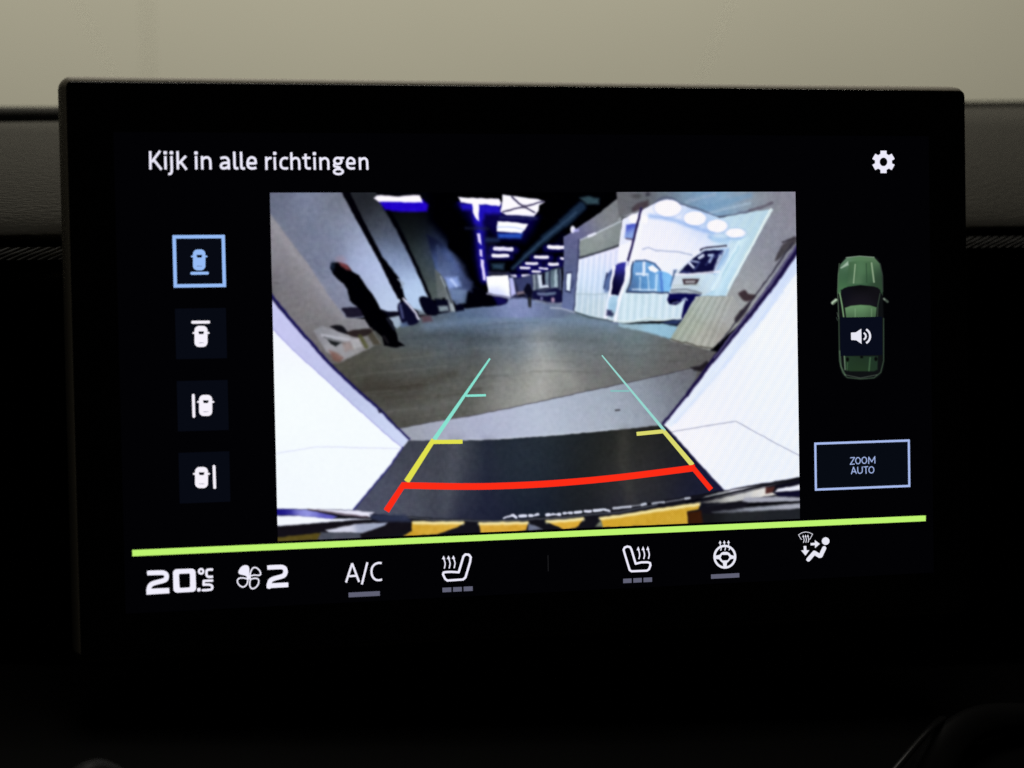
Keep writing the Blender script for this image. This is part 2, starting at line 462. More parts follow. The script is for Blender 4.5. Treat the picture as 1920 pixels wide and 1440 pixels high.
# --- painter for pictures shown on the display: a fine grid, one colour per point
class Picture:
    def __init__(s, u0, v0, u1, v1, nx, ny, fill):
        s.u, s.v = np.meshgrid(np.linspace(u0, u1, nx), np.linspace(v0, v1, ny))
        s.X, s.Y = proj(s.u, s.v); s.C = np.ones((ny, nx, 3)) * np.array(fill, float); s.sh = (0, 0, 1)
    def sheet(s, ox, oy, k): s.sh = (ox, oy, k)
    def t(s, pts): ox, oy, k = s.sh; return [(ox + x / k, oy + y / k) for x, y in pts]
    def win(s, P, m):
        P = np.array(P); j = (s.X >= P[:, 0].min() - m) & (s.X <= P[:, 0].max() + m) & (s.Y >= P[:, 1].min() - m) & (s.Y <= P[:, 1].max() + m)
        r = np.nonzero(j.any(1))[0]; c = np.nonzero(j.any(0))[0]
        if not len(r) or not len(c): return None
        return slice(r[0], r[-1] + 1), slice(c[0], c[-1] + 1)
    def comp(s, w, a, colr):
        a = a[..., None]
        s.C[w] = s.C[w] * (1 - a) + colr * a
    def color(s, w, c):
        """a plain colour, or [(x, y, colour), ...] blended by distance."""
        if isinstance(c, tuple): return np.array(c, float)
        X, Y = s.X[w], s.Y[w]; num = 0; den = 0
        Q = s.t([(x, y) for x, y, q in c]); A_ = np.array(Q)
        sg = 0.105 * math.hypot(*(A_.max(0) - A_.min(0))) * (8.0 / max(len(c), 4)) ** 0.5 + 4
        for (px, py), (x, y, q) in zip(Q, c):
            r2 = (X - px) ** 2 + (Y - py) ** 2
            k = np.exp(-r2 / (2 * sg * sg)) + 1e-3 / (1 + r2 / (sg * sg)) ** 2
            num = num + k[..., None] * np.array(q, float); den = den + k
        return num / den[..., None]
    def poly(s, pts, c, soft=1.5, a=1.0, curve=False):
        P = s.t(pts)
        if curve: P = [tuple(q) for q in catmull(P, 5, True)]
        w = s.win(P, soft * 1.5 + 1)
        if w is None: return
        d = sd_poly(s.X[w], s.Y[w], P)
        k = np.clip(0.5 - d / (2 * soft), 0, 1); k = k * k * (3 - 2 * k)
        s.comp(w, k * a, s.color(w, c))
    def line(s, pts, wd, c, soft=1.2, a=1.0, curve=False):
        """wd in real points; a pair tapers from start to end."""
        P = s.t(pts)
        if curve: P = [tuple(q) for q in catmull(P, 5)]
        w0, w1 = (wd if isinstance(wd, tuple) else (wd, wd))
        w = s.win(P, max(w0, w1) + soft * 2 + 1)
        if w is None: return
        n = len(P) - 1; d = np.full(s.X[w].shape, 1e9)
        for i in range(n):
            r = (w0 + (w1 - w0) * (i + .5) / n) / 2
            d = np.minimum(d, sd_seg(s.X[w], s.Y[w], P[i], P[i + 1]) - r)
        k = np.clip(0.5 - d / (2 * soft), 0, 1); k = k * k * (3 - 2 * k)
        s.comp(w, k * a, s.color(w, c))
    def oval(s, c, rx, ry, colr, soft=1.2, a=1.0):
        k = s.sh[2]
        (x, y), = s.t([c]); rx /= k; ry /= k
        w = s.win([(x - rx, y - ry), (x + rx, y + ry)], soft * 2 + 1)
        if w is None: return
        d = (np.hypot((s.X[w] - x) / rx, (s.Y[w] - y) / ry) - 1) * min(rx, ry)
        q = np.clip(0.5 - d / (2 * soft), 0, 1)
        s.comp(w, q * q * (3 - 2 * q) * a, s.color(w, colr))
    def build(s, name, layer, parent, label=None):
        ny, nx = s.u.shape; n = -LAYER[layer]
        V = np.stack([s.u.ravel() * S, np.full(s.u.size, n * S), -s.v.ravel() * S], 1)
        me = bpy.data.meshes.new(name)
        i = np.arange(ny * nx).reshape(ny, nx)
        F = np.stack([i[:-1, :-1], i[1:, :-1], i[1:, 1:], i[:-1, 1:]], -1).reshape(-1, 4)
        me.vertices.add(len(V)); me.vertices.foreach_set('co', V.ravel())
        me.loops.add(F.size); me.loops.foreach_set('vertex_index', F.ravel().astype(np.int32))
        me.polygons.add(len(F)); me.polygons.foreach_set('loop_start', np.arange(0, F.size, 4, dtype=np.int32))
        me.update(calc_edges=True)
        at_ = me.attributes.new('pixel', 'FLOAT_COLOR', 'POINT')
        c = np.ones((len(V), 4)); c[:, :3] = lin(np.clip(s.C, 0, 255)).reshape(-1, 3)
        at_.data.foreach_set('color', c.ravel())
        return link(name, me, m_picture, parent, label)
# ------------------------------------------------------------------ display ground
WHITE = (236, 234, 250); GREY = (96, 97, 116); TILE = (7, 10, 19); SKYB = (150, 188, 246); PALE = (168, 188, 238)
rect_uv('display_panel', -.760, -.415, .765, .425, 'base', glow((2, 2, 4)), ts)

# ------------------------------------------------------------------ the rear camera picture
P0, P1, Q0, Q1 = -.4925, .4925, -.3092, .3092
pic = Picture(P0, Q0, P1, Q1, 700, 440, (10, 10, 14))
K = 4.235
warp = np.random.default_rng(11)
A1, A2, A3 = (500, 350, K), (820, 350, K), (1160, 350, 4.234)
A4, A5, A6 = (500, 680, K), (820, 680, K), (1160, 680, 4.234)

def smooth(a, k):
    for ax in (0, 1):
        p = np.take(a, np.clip(np.arange(-k, a.shape[ax] + k), 0, a.shape[ax] - 1), axis=ax)
        c = np.cumsum(p, axis=ax, dtype=float)
        z = np.zeros_like(np.take(c, [0], axis=ax))
        c = np.concatenate([z, c], axis=ax)
        n = 2 * k + 1
        a = (np.take(c, np.arange(n, n + a.shape[ax]), axis=ax) - np.take(c, np.arange(0, a.shape[ax]), axis=ax)) / n
    return a
X_true, Y_true = pic.X.copy(), pic.Y.copy()
for arr in (pic.X, pic.Y):                              # the cheap camera's wobbly edges
    nz_ = smooth(smooth(warp.normal(size=arr.shape), 2), 2); arr += nz_ / nz_.std() * 0.3
# -- floor of the hall
pic.sheet(0, 0, 1)
pic.poly([(480, 590), (640, 640), (760, 600), (880, 577), (960, 572), (1060, 578), (1170, 605), (1270, 640), (1345, 660), (1280, 800), (1100, 830), (740, 830), (600, 690), (480, 650)],
         [(980, 585, (112, 132, 165)), (870, 600, (88, 108, 134)), (780, 620, (92, 104, 112)), (1100, 600, (104, 124, 140)), (1200, 625, (112, 132, 138)),
          (700, 660, (84, 82, 74)), (820, 640, (82, 86, 90)), (960, 640, (100, 108, 112)), (1100, 640, (108, 114, 114)), (1280, 660, (98, 94, 90)),
          (720, 730, (72, 70, 64)), (800, 700, (88, 88, 80)), (880, 700, (92, 92, 86)), (1000, 670, (122, 122, 114)), (1020, 710, (164, 162, 154)), (1130, 700, (116, 114, 110)),
          (1230, 680, (110, 108, 104)), (760, 765, (84, 82, 76)), (860, 765, (104, 103, 98)), (960, 740, (150, 148, 142)), (1100, 725, (124, 122, 118)), (1290, 690, (92, 90, 90))], 3)
pic.line([(690, 718), (760, 722), (850, 700)], 14, (62, 56, 48), 14, .45, True)
pic.line([(720, 745), (820, 742), (900, 730)], 5, (66, 62, 54), 6, .5, True)
pic.line([(985, 590), (1000, 640)], 60, (120, 136, 156), 50, .4)
pic.line([(1010, 640), (1020, 690), (1010, 730)], 26, (190, 188, 180), 38, .6)
pic.line([(880, 640), (900, 700), (860, 770)], 20, (74, 74, 68), 40, .35)
pic.line([(1150, 660), (1160, 700)], 30, (92, 92, 90), 40, .35)
pic.line([(860, 640), (1000, 632), (1120, 640)], 10, (80, 84, 84), 12, .35, True)
fs = np.random.default_rng(21)
pic.line([(800, 612), (900, 600), (1040, 598), (1150, 610)], 14, (126, 146, 172), 14, .5, True)
pic.line([(740, 640), (830, 628), (930, 636)], 12, (66, 74, 78), 14, .5, True)
pic.line([(640, 690), (700, 672), (800, 664)], 16, (90, 89, 78), 14, .4, True)
pic.line([(670, 735), (720, 728), (790, 722)], 12, (58, 53, 46), 14, .5, True)
pic.line([(700, 772), (780, 768), (850, 752)], 10, (112, 112, 108), 12, .45, True)
pic.line([(1000, 690), (1040, 690), (1075, 720)], 20, (168, 166, 158), 26, .5, True)
for k in range(70):
    y_ = fs.uniform(596, 790); x_ = fs.uniform(640, 1290); L_ = fs.uniform(40, 130); t_ = (y_ - 596) / 194
    sl = (-0.10 if x_ < 960 else 0.02) * (0.6 + t_)
    c_ = (152, 150, 144) if k % 2 else (58, 56, 52)
    pic.line([(x_, y_), (x_ + L_ / 2, y_ + sl * L_ * .5 - 2), (x_ + L_, y_ + sl * L_)], fs.uniform(1.2, 3.2), c_, fs.uniform(2, 4), fs.uniform(.06, .17), True)
# pale threshold strip with its dark joint
pic.sheet(*A5)
strip_top = [(-360, 530), (-240, 510), (0, 462), (250, 425), (450, 385), (900, 290), (1440, 172), (1700, 118), (2010, 45), (2080, 20)]
pic.poly(strip_top + [(2000, 260), (1790, 495), (1440, 535), (1000, 575), (450, 612), (0, 620), (-320, 625)],
         [(-200, 560, (150, 152, 156)), (100, 540, (176, 178, 196)), (500, 480, (170, 172, 190)), (800, 480, (190, 198, 208)), (1100, 420, (168, 172, 186)), (1300, 260, (164, 172, 182)), (1500, 300, (150, 160, 168)),
          (1700, 300, (142, 146, 158)), (1850, 180, (112, 116, 122)), (2000, 80, (96, 94, 96)), (1400, 480, (180, 184, 190))], 1.5)
pic.line(strip_top, (1.2, 2.0), (74, 70, 76), 1.2, .85)
pic.line([(0, 612), (450, 606), (1000, 566), (1440, 527)], 2, (206, 208, 214), 1.5, .6)
pic.line([(1415, 378), (1445, 374)], 3, (60, 58, 62), 1.5)
# dark boards of the car's own loading edge
mat_pts = [(-312, 618), (0, 620), (450, 612), (1000, 572), (1440, 532), (1785, 495), (1890, 600), (2040, 760), (2160, 900), (2270, 1012), (2000, 1062), (1740, 1102), (1440, 1172), (760, 1232), (450, 1250), (0, 1235), (-500, 1205), (-755, 1165), (-590, 970), (-450, 800), (-365, 680)]
pic.poly(mat_pts, [(-200, 700, (62, 64, 76)), (-400, 1000, (80, 82, 100)), (-200, 1050, (84, 86, 96)), (0, 800, (76, 78, 84)), (100, 700, (70, 72, 80)), (200, 1100, (60, 64, 76)), (450, 700, (40, 46, 56)), (700, 800, (48, 56, 64)),
                  (1000, 700, (42, 48, 54)), (1250, 750, (34, 36, 36)), (1440, 760, (52, 52, 46)), (300, 1150, (30, 32, 52)), (800, 1100, (32, 38, 50)), (1200, 1080, (36, 38, 40)),
                  (1750, 700, (40, 40, 40)), (1700, 950, (36, 37, 40)), (1560, 960, (84, 80, 74)), (2000, 1000, (34, 36, 56)), (1500, 1100, (34, 36, 52)), (-80, 900, (74, 76, 82))], 1.5)
pic.line([(150, 660), (120, 900), (60, 1180)], 26, (94, 96, 104), 20, .45)
pic.line([(1480, 560), (1470, 800), (1540, 1080)], 16, (78, 76, 68), 16, .4)
pic.line([(400, 660), (380, 1200)], 20, (34, 38, 56), 16, .4)
pic.line([(-360, 690), (-590, 970), (-750, 1160)], (7, 13), (66, 66, 138), 7, .75)
pic.line([(1800, 512), (2040, 775), (2250, 1000)], (5, 12), (30, 30, 66), 4, .85)

# -- left: wall bays seen obliquely
pic.sheet(*A1)
pic.poly([(0, 30), (640, 30), (760, 300), (930, 640), (1060, 900), (1050, 1010), (900, 1010), (640, 1060), (300, 1100), (0, 700)],
         [(80, 100, (106, 110, 126)), (350, 110, (124, 130, 150)), (560, 120, (112, 114, 124)), (200, 350, (116, 120, 136)), (450, 400, (120, 126, 144)), (650, 300, (132, 138, 156)), (760, 420, (160, 168, 190)),
          (480, 560, (118, 122, 140)), (750, 620, (166, 176, 206)), (880, 680, (182, 192, 218)), (950, 850, (178, 190, 214)), (620, 850, (130, 134, 150)), (600, 950, (126, 128, 146)), (1000, 950, (190, 202, 222))], 2)
pic.poly([(640, 30), (860, 30), (960, 200), (1130, 500), (1240, 730), (1300, 900), (1250, 1000), (1110, 950), (1050, 720), (920, 560), (780, 290)],
         [(700, 60, (46, 48, 52)), (760, 120, (34, 36, 40)), (820, 250, (52, 54, 60)), (870, 350, (84, 90, 102)), (950, 500, (130, 144, 176)), (1000, 380, (58, 62, 70)), (1040, 620, (166, 182, 214)), (1100, 560, (90, 100, 124)),
          (1130, 750, (180, 198, 226)), (1200, 850, (184, 202, 224)), (1190, 950, (176, 196, 220))], 2.5)
pic.poly([(900, 30), (1440, 30), (1440, 560), (1390, 900), (1300, 900), (1200, 640), (1050, 360), (960, 200)],
         [(1000, 100, (12, 12, 16)), (1100, 280, (18, 20, 22)), (1180, 380, (36, 42, 42)), (1240, 560, (56, 64, 62)), (1300, 700, (72, 80, 78)), (1360, 860, (84, 92, 90)), (1300, 250, (10, 10, 16)), (1400, 420, (30, 36, 64)), (1400, 560, (66, 80, 116))], 3)
pic.poly([(1270, 380), (1350, 420), (1760, 730), (1740, 880), (1440, 900), (1400, 800), (1330, 620)],
         [(1320, 430, (22, 26, 46)), (1390, 600, (70, 86, 128)), (1480, 640, (92, 106, 150)), (1430, 800, (110, 126, 164)), (1600, 760, (52, 58, 90)), (1700, 840, (20, 22, 40)), (1560, 860, (90, 104, 144))], 4)
pic.line([(940, 160), (1030, 310), (1120, 490), (1225, 720), (1295, 880)], (9, 5), (8, 8, 14), 3)
pic.poly([(592, 40), (662, 40), (700, 130), (790, 310), (850, 450), (935, 625), (985, 670), (1020, 730), (1060, 760), (1095, 880), (1112, 900), (1040, 890), (960, 730), (900, 610), (825, 470), (735, 310), (650, 150)], (12, 11, 16), 2)
pic.line([(1045, 735), (1085, 770), (1070, 800)], 4, (150, 160, 176), 2, .8)
# near pilaster, warm grey
pic.poly([(20, 205), (60, 255), (140, 370), (330, 615), (480, 850), (625, 1040), (780, 1050), (820, 1120), (900, 1240), (760, 1310), (590, 1400), (480, 1420), (280, 1180), (40, 890)],
         [(60, 320, (140, 136, 140)), (180, 480, (144, 140, 144)), (330, 690, (146, 142, 146)), (500, 930, (146, 143, 148)), (80, 700, (116, 112, 116)), (220, 900, (120, 116, 118)), (350, 1050, (118, 114, 114)), (560, 1080, (124, 120, 122)),
          (700, 1070, (140, 138, 142)), (420, 1250, (112, 108, 106)), (600, 1380, (100, 96, 92))], 2)
pic.line([(50, 280), (200, 500), (340, 680), (500, 920), (600, 1040)], 12, (154, 150, 154), 9, .55)
pic.line([(55, 760), (100, 770)], 3, (90, 88, 92), 2, .5)
# clutter by the wall
pic.poly([(370, 1140), (440, 1105), (640, 1170), (830, 1120), (900, 1240), (780, 1300), (600, 1380), (470, 1310)], [(450, 1130, (140, 138, 142)), (600, 1210, (160, 158, 162)), (720, 1250, (144, 140, 140)), (820, 1180, (110, 108, 104)), (620, 1310, (150, 147, 148))], 3)
pic.poly([(505, 1110), (580, 1098), (625, 1130), (640, 1175), (570, 1150)], (26, 25, 30), 2.5, 1.0, True)
pic.poly([(640, 1150), (810, 1125), (830, 1165), (730, 1195), (660, 1185)], (48, 40, 40), 2.5, 1.0, True)
pic.poly([(485, 1215), (590, 1240), (545, 1268), (510, 1250)], (36, 38, 40), 2)
pic.line([(440, 1180), (660, 1215)], 5, (182, 180, 186), 2.5, .8)
pic.line([(460, 1195), (620, 1245)], 3, (90, 90, 92), 2, .7)
pic.line([(740, 1190), (790, 1270)], 8, (86, 86, 56), 3, .85)
pic.poly([(660, 1215), (730, 1205), (760, 1270), (690, 1290)], (172, 168, 168), 3, .9)
pic.poly([(600, 1240), (660, 1230), (690, 1290), (620, 1310)], (150, 132, 126), 4, .7)
pic.poly([(495, 1300), (560, 1320), (610, 1360), (575, 1395), (530, 1380)], (124, 88, 78), 4, .8)
pic.poly([(800, 1180), (840, 1150), (900, 1250), (850, 1260)], (70, 64, 52), 3, .8)
pic.poly([(595, 965), (680, 958), (760, 965), (770, 1025), (650, 1040), (620, 1010)], (34, 31, 46), 2.5, 1.0, True)
pic.poly([(905, 975), (960, 990), (1070, 988), (1075, 1020), (940, 1035)], (20, 20, 34), 2)
pic.poly([(955, 1045), (1060, 1020), (1085, 1090), (1035, 1125), (1000, 1100)], (158, 172, 186), 2.5)
pic.poly([(1040, 935), (1110, 915), (1165, 975), (1205, 1050), (1190, 1090), (1120, 1100), (1065, 1070)], (20, 20, 44), 2.5, 1.0, True)
pic.line([(1085, 890), (1125, 935), (1180, 1000), (1205, 1050)], 4, (226, 222, 234), 2, .9)
pic.line([(1060, 940), (1080, 1040)], 4, (110, 116, 160), 3, .7)
pic.poly([(1060, 1085), (1110, 1070), (1130, 1105), (1070, 1120)], (90, 106, 136), 3, .8)
pic.poly([(1190, 970), (1250, 975), (1270, 1020), (1210, 1020)], (150, 160, 170), 3, .7)
pic.poly([(1225, 1030), (1300, 1025), (1315, 1065), (1240, 1080)], (92, 66, 74), 4, .8)
pic.poly([(1215, 880), (1290, 880), (1350, 930), (1430, 925), (1440, 960), (1370, 990), (1340, 1020), (1270, 1010), (1225, 950)], (14, 14, 30), 2.5, 1.0, True)
pic.poly([(1365, 955), (1440, 945), (1440, 990), (1385, 1000)], (140, 156, 160), 2)
# the figure standing there
pic.poly([(515, 603), (560, 598), (640, 625), (680, 672), (735, 705), (785, 785), (860, 885), (905, 975), (945, 1010), (1000, 1080), (1030, 1160), (1045, 1225), (1095, 1262), (1030, 1278), (930, 1262), (915, 1195), (850, 1130), (790, 1065),
          (745, 978), (690, 935), (660, 905), (640, 815), (610, 770), (560, 735), (525, 695), (505, 650)], (10, 9, 13), 2)
pic.poly([(575, 600), (640, 618), (672, 668), (625, 655), (588, 630)], (128, 70, 72), 3, .9)
pic.oval((585, 580), 40, 30, (168, 130, 140), 5, .35)
pic.oval((524, 632), 16, 32, (38, 52, 70), 4, .8)
pic.line([(930, 1190), (960, 1240)], 5, (44, 42, 44), 3, .6)
pic.line([(960, 1050), (1010, 1130)], 4, (60, 66, 84), 3, .6)
# ceiling lamp with its blue ghost
pic.poly([(890, 115), (1240, 100), (1285, 145), (1275, 198), (1060, 200), (940, 185)], (42, 14, 190), 3.5)
pic.poly([(850, 92), (875, 70), (960, 72), (1050, 80), (1130, 68), (1215, 70), (1240, 122), (1100, 126), (1000, 118), (890, 120)], (250, 240, 255), 1.8)

# -- middle: ceiling and the far end of the hall
pic.sheet(*A2)
pic.poly([(-60, 20), (1440, 20), (1440, 90), (1110, 340), (1000, 420), (985, 840), (760, 840), (560, 880), (380, 870), (270, 800), (200, 640), (60, 420), (-60, 270)], (7, 7, 12), 11)
pic.poly([(160, 150), (500, 150), (800, 240), (760, 330), (690, 430), (480, 420), (400, 330), (390, 560), (400, 720), (340, 720), (300, 560), (290, 330), (200, 190)], (20, 14, 78), 12, .85)
pic.poly([(170, 130), (500, 140), (500, 215), (380, 220), (345, 310), (290, 290), (270, 190), (200, 185)], (44, 30, 190), 6, .9)
pic.line([(335, 330), (355, 560), (375, 730)], 14, (44, 34, 190), 9, .75)
pic.line([(225, 330), (400, 335)], 5, (40, 44, 70), 4, .6)
pic.poly([(385, 400), (470, 400), (470, 520), (390, 600)], (22, 22, 44), 6, .7)
pic.poly([(165, 85), (240, 88), (490, 98), (505, 130), (490, 152), (330, 140), (330, 275), (312, 262), (285, 210), (275, 140), (185, 125)], (248, 240, 255), 1.6)
pic.poly([(520, 65), (580, 72), (640, 80), (800, 100), (850, 118), (810, 150), (800, 195), (765, 240), (545, 222), (498, 200), (510, 140)], (246, 240, 252), 1.6)
pic.line([(590, 80), (640, 130), (690, 160), (770, 205)], 3, (74, 68, 90), 1.6)
pic.line([(520, 200), (620, 175), (690, 158), (760, 140), (840, 115)], 3, (70, 64, 88), 1.6)
pic.oval((690, 158), 22, 14, (80, 74, 96), 2, .8)
pic.line([(505, 245), (780, 250)], 6, (44, 48, 96), 4, .7)
pic.poly([(478, 275), (600, 280), (718, 300), (690, 345), (665, 372), (470, 355)], (250, 246, 255), 1.6)
pic.line([(475, 322), (600, 322), (680, 338)], 2, (170, 186, 230), 1.5, .8)
pic.poly([(478, 372), (680, 372), (660, 412), (485, 408)], (48, 84, 176), 4)
pic.line([(395, 425), (480, 425)], 7, (50, 70, 110), 5, .6)
for q in ([(312, 375), (338, 372), (352, 460), (325, 440)], [(333, 500), (354, 500), (360, 560), (342, 552)], [(342, 575), (366, 580), (375, 660), (382, 745), (362, 740), (352, 650)]):
    pic.poly(q, (226, 214, 255), 1.5)
pic.line([(600, 650), (700, 550), (850, 415), (1000, 290), (1140, 160)], (5, 20), (34, 50, 70), 5)
pic.line([(600, 650), (700, 550), (850, 415), (1000, 290), (1100, 205)], (2, 4), (66, 88, 110), 3, .6)
pic.poly([(1130, 90), (1200, 75), (1285, 95), (1280, 140), (1190, 140)], (62, 84, 92), 4, .9)
pic.line([(620, 690), (900, 520), (1000, 400)], 12, (14, 12, 40), 8, .6)
for (x0, y0, x1, y1) in ((440, 480, 605, 510), (430, 536, 570, 560), (870, 466, 1018, 496), (765, 548, 887, 571), (695, 600, 802, 620), (875, 605, 966, 627), (655, 636, 738, 655), (805, 641, 880, 658), (750, 666, 822, 684), (570, 698, 632, 722), (668, 698, 742, 722), (975, 560, 1006, 580)):
    pic.line([(x0 - 5, (y0 + y1) / 2 + 6), (x1 + 12, (y0 + y1) / 2 + 8)], (y1 - y0) / K + 6, (34, 28, 130), 5, .6)
    h = (y1 - y0) / 2
    pic.line([(x0 + h, (y0 + y1) / 2 - 1), (x1 - h, (y0 + y1) / 2 + 1)], (y1 - y0) / K, (246, 240, 255), 1.4)
pic.line([(455, 488), (500, 505), (540, 490), (590, 500)], 2, (180, 170, 220), 1.5, .6)
pic.poly([(428, 612), (530, 612), (525, 655), (440, 655)], (58, 84, 104), 5, .8)
pic.line([(410, 688), (560, 690)], 6, (60, 62, 84), 4, .8)
# far end
pic.poly([(560, 690), (640, 730), (760, 700), (985, 640), (985, 930), (760, 900), (560, 890)], (40, 42, 66), 4)
pic.poly([(384, 712), (450, 704), (562, 704), (572, 790), (578, 872), (500, 862), (405, 842)], [(470, 740, (250, 248, 255)), (480, 850, (214, 216, 244)), (540, 780, (248, 246, 255))], 1.6)
pic.poly([(568, 722), (602, 722), (624, 850), (584, 876)], (186, 186, 228), 2.5)
pic.poly([(612, 735), (752, 705), (760, 820), (650, 836)], (62, 68, 104), 4)
pic.poly([(752, 700), (806, 690), (810, 815), (770, 820)], (112, 122, 134), 3)
pic.poly([(798, 700), (826, 700), (832, 785), (880, 775), (885, 800), (806, 806)], (206, 214, 224), 2)
pic.poly([(832, 690), (852, 690), (850, 770), (836, 775)], (24, 26, 40), 2)
pic.poly([(856, 680), (884, 670), (886, 780), (858, 775)], (120, 136, 150), 2.5)
pic.poly([(892, 660), (970, 640), (962, 800), (900, 806)], [(900, 700, (70, 84, 96)), (935, 720, (150, 170, 180)), (960, 700, (60, 70, 84)), (930, 660, (50, 60, 76))], 3)
pic.line([(645, 850), (690, 840)], 7, (150, 132, 136), 3, .8)
pic.poly([(640, 860), (690, 850), (700, 880), (645, 884)], (24, 24, 40), 3)
for (x0_, x1_, y0_, y1_, c_) in ((762, 776, 705, 820, (150, 158, 166)), (782, 792, 700, 815, (70, 76, 92)), (905, 928, 668, 800, (96, 112, 122)), (930, 950, 660, 800, (176, 192, 198)), (958, 968, 650, 800, (44, 48, 66)), (972, 984, 660, 820, (110, 120, 140)), (838, 846, 700, 770, (16, 16, 30))):
    pic.poly([(x0_, y0_), (x1_, y0_ - 4), (x1_ - 2, y1_), (x0_ - 2, y1_)], c_, 1.8, .8)
pic.line([(790, 822), (985, 815)], 3, (70, 76, 100), 2, .8)
pic.poly([(150, 975), (400, 950), (500, 935), (545, 893), (600, 882), (690, 884), (770, 900), (880, 928), (990, 930), (1110, 1000), (1000, 1040), (150, 1040)],
         [(300, 1000, (92, 108, 132)), (560, 915, (128, 136, 172)), (620, 900, (150, 156, 196)), (650, 950, (122, 134, 168)), (850, 950, (112, 124, 154)), (1000, 980, (106, 116, 136)), (450, 970, (100, 116, 144))], 4)
# vehicles parked at the sides
pic.poly([(205, 862), (255, 812), (320, 805), (372, 812), (402, 858), (470, 868), (548, 890), (545, 920), (470, 945), (300, 955), (215, 958)], (7, 7, 16), 3, 1.0, True)
pic.poly([(440, 872), (500, 875), (552, 892), (545, 925), (480, 942)], (32, 26, 96), 4, .8)
pic.line([(400, 850), (570, 880)], 4, (214, 214, 246), 2.5, .7)
pic.poly([(755, 840), (800, 826), (850, 850), (870, 830), (932, 806), (985, 845), (988, 918), (880, 922), (860, 900), (772, 895)], (24, 24, 60), 3, 1.0, True)
pic.line([(800, 850), (850, 855)], 5, (150, 160, 190), 3, .7)
pic.line([(870, 855), (930, 845)], 5, (130, 150, 170), 3, .8)
pic.oval((917, 900), 13, 20, (190, 160, 180), 2.5, .9)
pic.oval((828, 888), 10, 14, (140, 140, 180), 2.5, .8)
pic.line([(780, 905), (880, 925), (985, 930)], 4, (170, 176, 196), 3, .6)
pic.poly([(684, 815), (712, 768), (738, 775), (756, 830), (746, 870), (742, 955), (722, 955), (716, 860), (694, 845)], (18, 18, 34), 2.5)
pic.line([(732, 890), (732, 955)], 4, (70, 74, 70), 2.5, .7)
# left side wall running back
pic.poly([(0, 470), (60, 560), (200, 690), (275, 760), (270, 832), (120, 820), (50, 740), (0, 690)], [(20, 560, (66, 78, 108)), (120, 660, (82, 96, 138)), (240, 760, (44, 50, 80)), (60, 700, (104, 118, 150)), (160, 800, (96, 112, 152))], 6)
pic.poly([(60, 722), (160, 716), (182, 790), (90, 810)], (144, 164, 214), 5, .9)
pic.line([(110, 740), (150, 790)], 4, (206, 220, 250), 3, .7)
pic.poly([(100, 812), (240, 822), (225, 925), (150, 945), (120, 900)], (112, 130, 160), 4, .85)
pic.poly([(-20, 660), (20, 690), (60, 745), (105, 860), (142, 992), (95, 995), (60, 880), (0, 880)], [(0, 760, (92, 98, 96)), (60, 820, (104, 110, 110)), (120, 980, (150, 158, 160))], 3)
pic.line([(25, 715), (75, 830), (130, 985)], 3, (170, 180, 190), 2, .6)
pic.line([(70, 800), (110, 920)], 3, (30, 34, 40), 2.5, .7)
pic.poly([(140, 945), (180, 930), (215, 950), (210, 985), (145, 992)], (12, 12, 30), 3)
pic.poly([(-20, 890), (80, 900), (100, 990), (70, 995), (0, 1010)], (16, 17, 34), 3)
pic.poly([(5, 950), (80, 945), (90, 985), (15, 992)], (140, 154, 158), 3, .9)

# -- right: partition wall and the bright booth
pic.sheet(*A2)
pic.poly([(1005, 400), (1110, 330), (1290, 205), (1460, 70), (1460, 1100), (1080, 992), (985, 965), (1000, 700)],
         [(1050, 500, (92, 98, 126)), (1050, 800, (92, 100, 136)), (1100, 360, (108, 104, 150)), (1250, 280, (122, 124, 128)), (1400, 150, (118, 118, 120)), (1400, 230, (140, 142, 142)), (1030, 940, (112, 124, 160))], 1.8)
pic.poly([(1128, 430), (1250, 370), (1460, 268), (1460, 470), (1128, 568)], [(1200, 470, (140, 146, 142)), (1400, 400, (132, 138, 136)), (1300, 350, (150, 154, 152))], 2)
pic.line([(1130, 425), (1250, 375), (1460, 272)], 3, (196, 200, 206), 2, .8)
pic.line([(1200, 395), (1250, 372)], 5, (232, 232, 240), 2, .9)
pic.line([(1128, 565), (1300, 515), (1460, 462)], 4, (62, 64, 72), 2, .9)
pic.poly([(1122, 580), (1280, 530), (1460, 475), (1460, 1085), (1270, 1045), (1085, 990), (1100, 760)], [(1200, 620, (228, 226, 240)), (1400, 560, (226, 222, 238)), (1180, 720, (206, 222, 236)), (1300, 740, (196, 212, 232)), (1200, 950, (186, 204, 206)), (1350, 1010, (200, 212, 216)), (1120, 900, (190, 206, 216))], 1.8)
for i in range(15):
    x = 1135 + i * 22
    pic.line([(x, 590 - i * 6), (x - 22, 840), (x - 34, 985 + i * 5)], 2.2, (184, 200, 220) if i % 2 else (236, 236, 246), 2, .5)
pic.line([(1098, 850), (1250, 856), (1360, 850)], 2.5, (168, 184, 190), 2, .7)
pic.line([(1122, 420), (1115, 600), (1098, 800), (1082, 990)], 2.5, (60, 62, 92), 1.8, .8)
pic.line([(1090, 992), (1200, 1035), (1460, 1082)], 3, (70, 80, 80), 2, .7)
pic.line([(900, 962), (985, 966), (1085, 996)], 3, (196, 200, 210), 2.5, .6)
pic.poly([(1020, 682), (1068, 676), (1060, 845), (1014, 836)], (48, 52, 84), 2)
pic.poly([(1027, 692), (1062, 688), (1053, 832), (1022, 824)], (226, 234, 244), 1.6)
pic.oval((1075, 340), 19, 28, (246, 242, 255), 2)
pic.line([(1085, 345), (1110, 345)], 6, (190, 186, 240), 3, .7)
pic.line([(1080, 750), (1072, 800)], 3, (50, 54, 90), 2, .6)
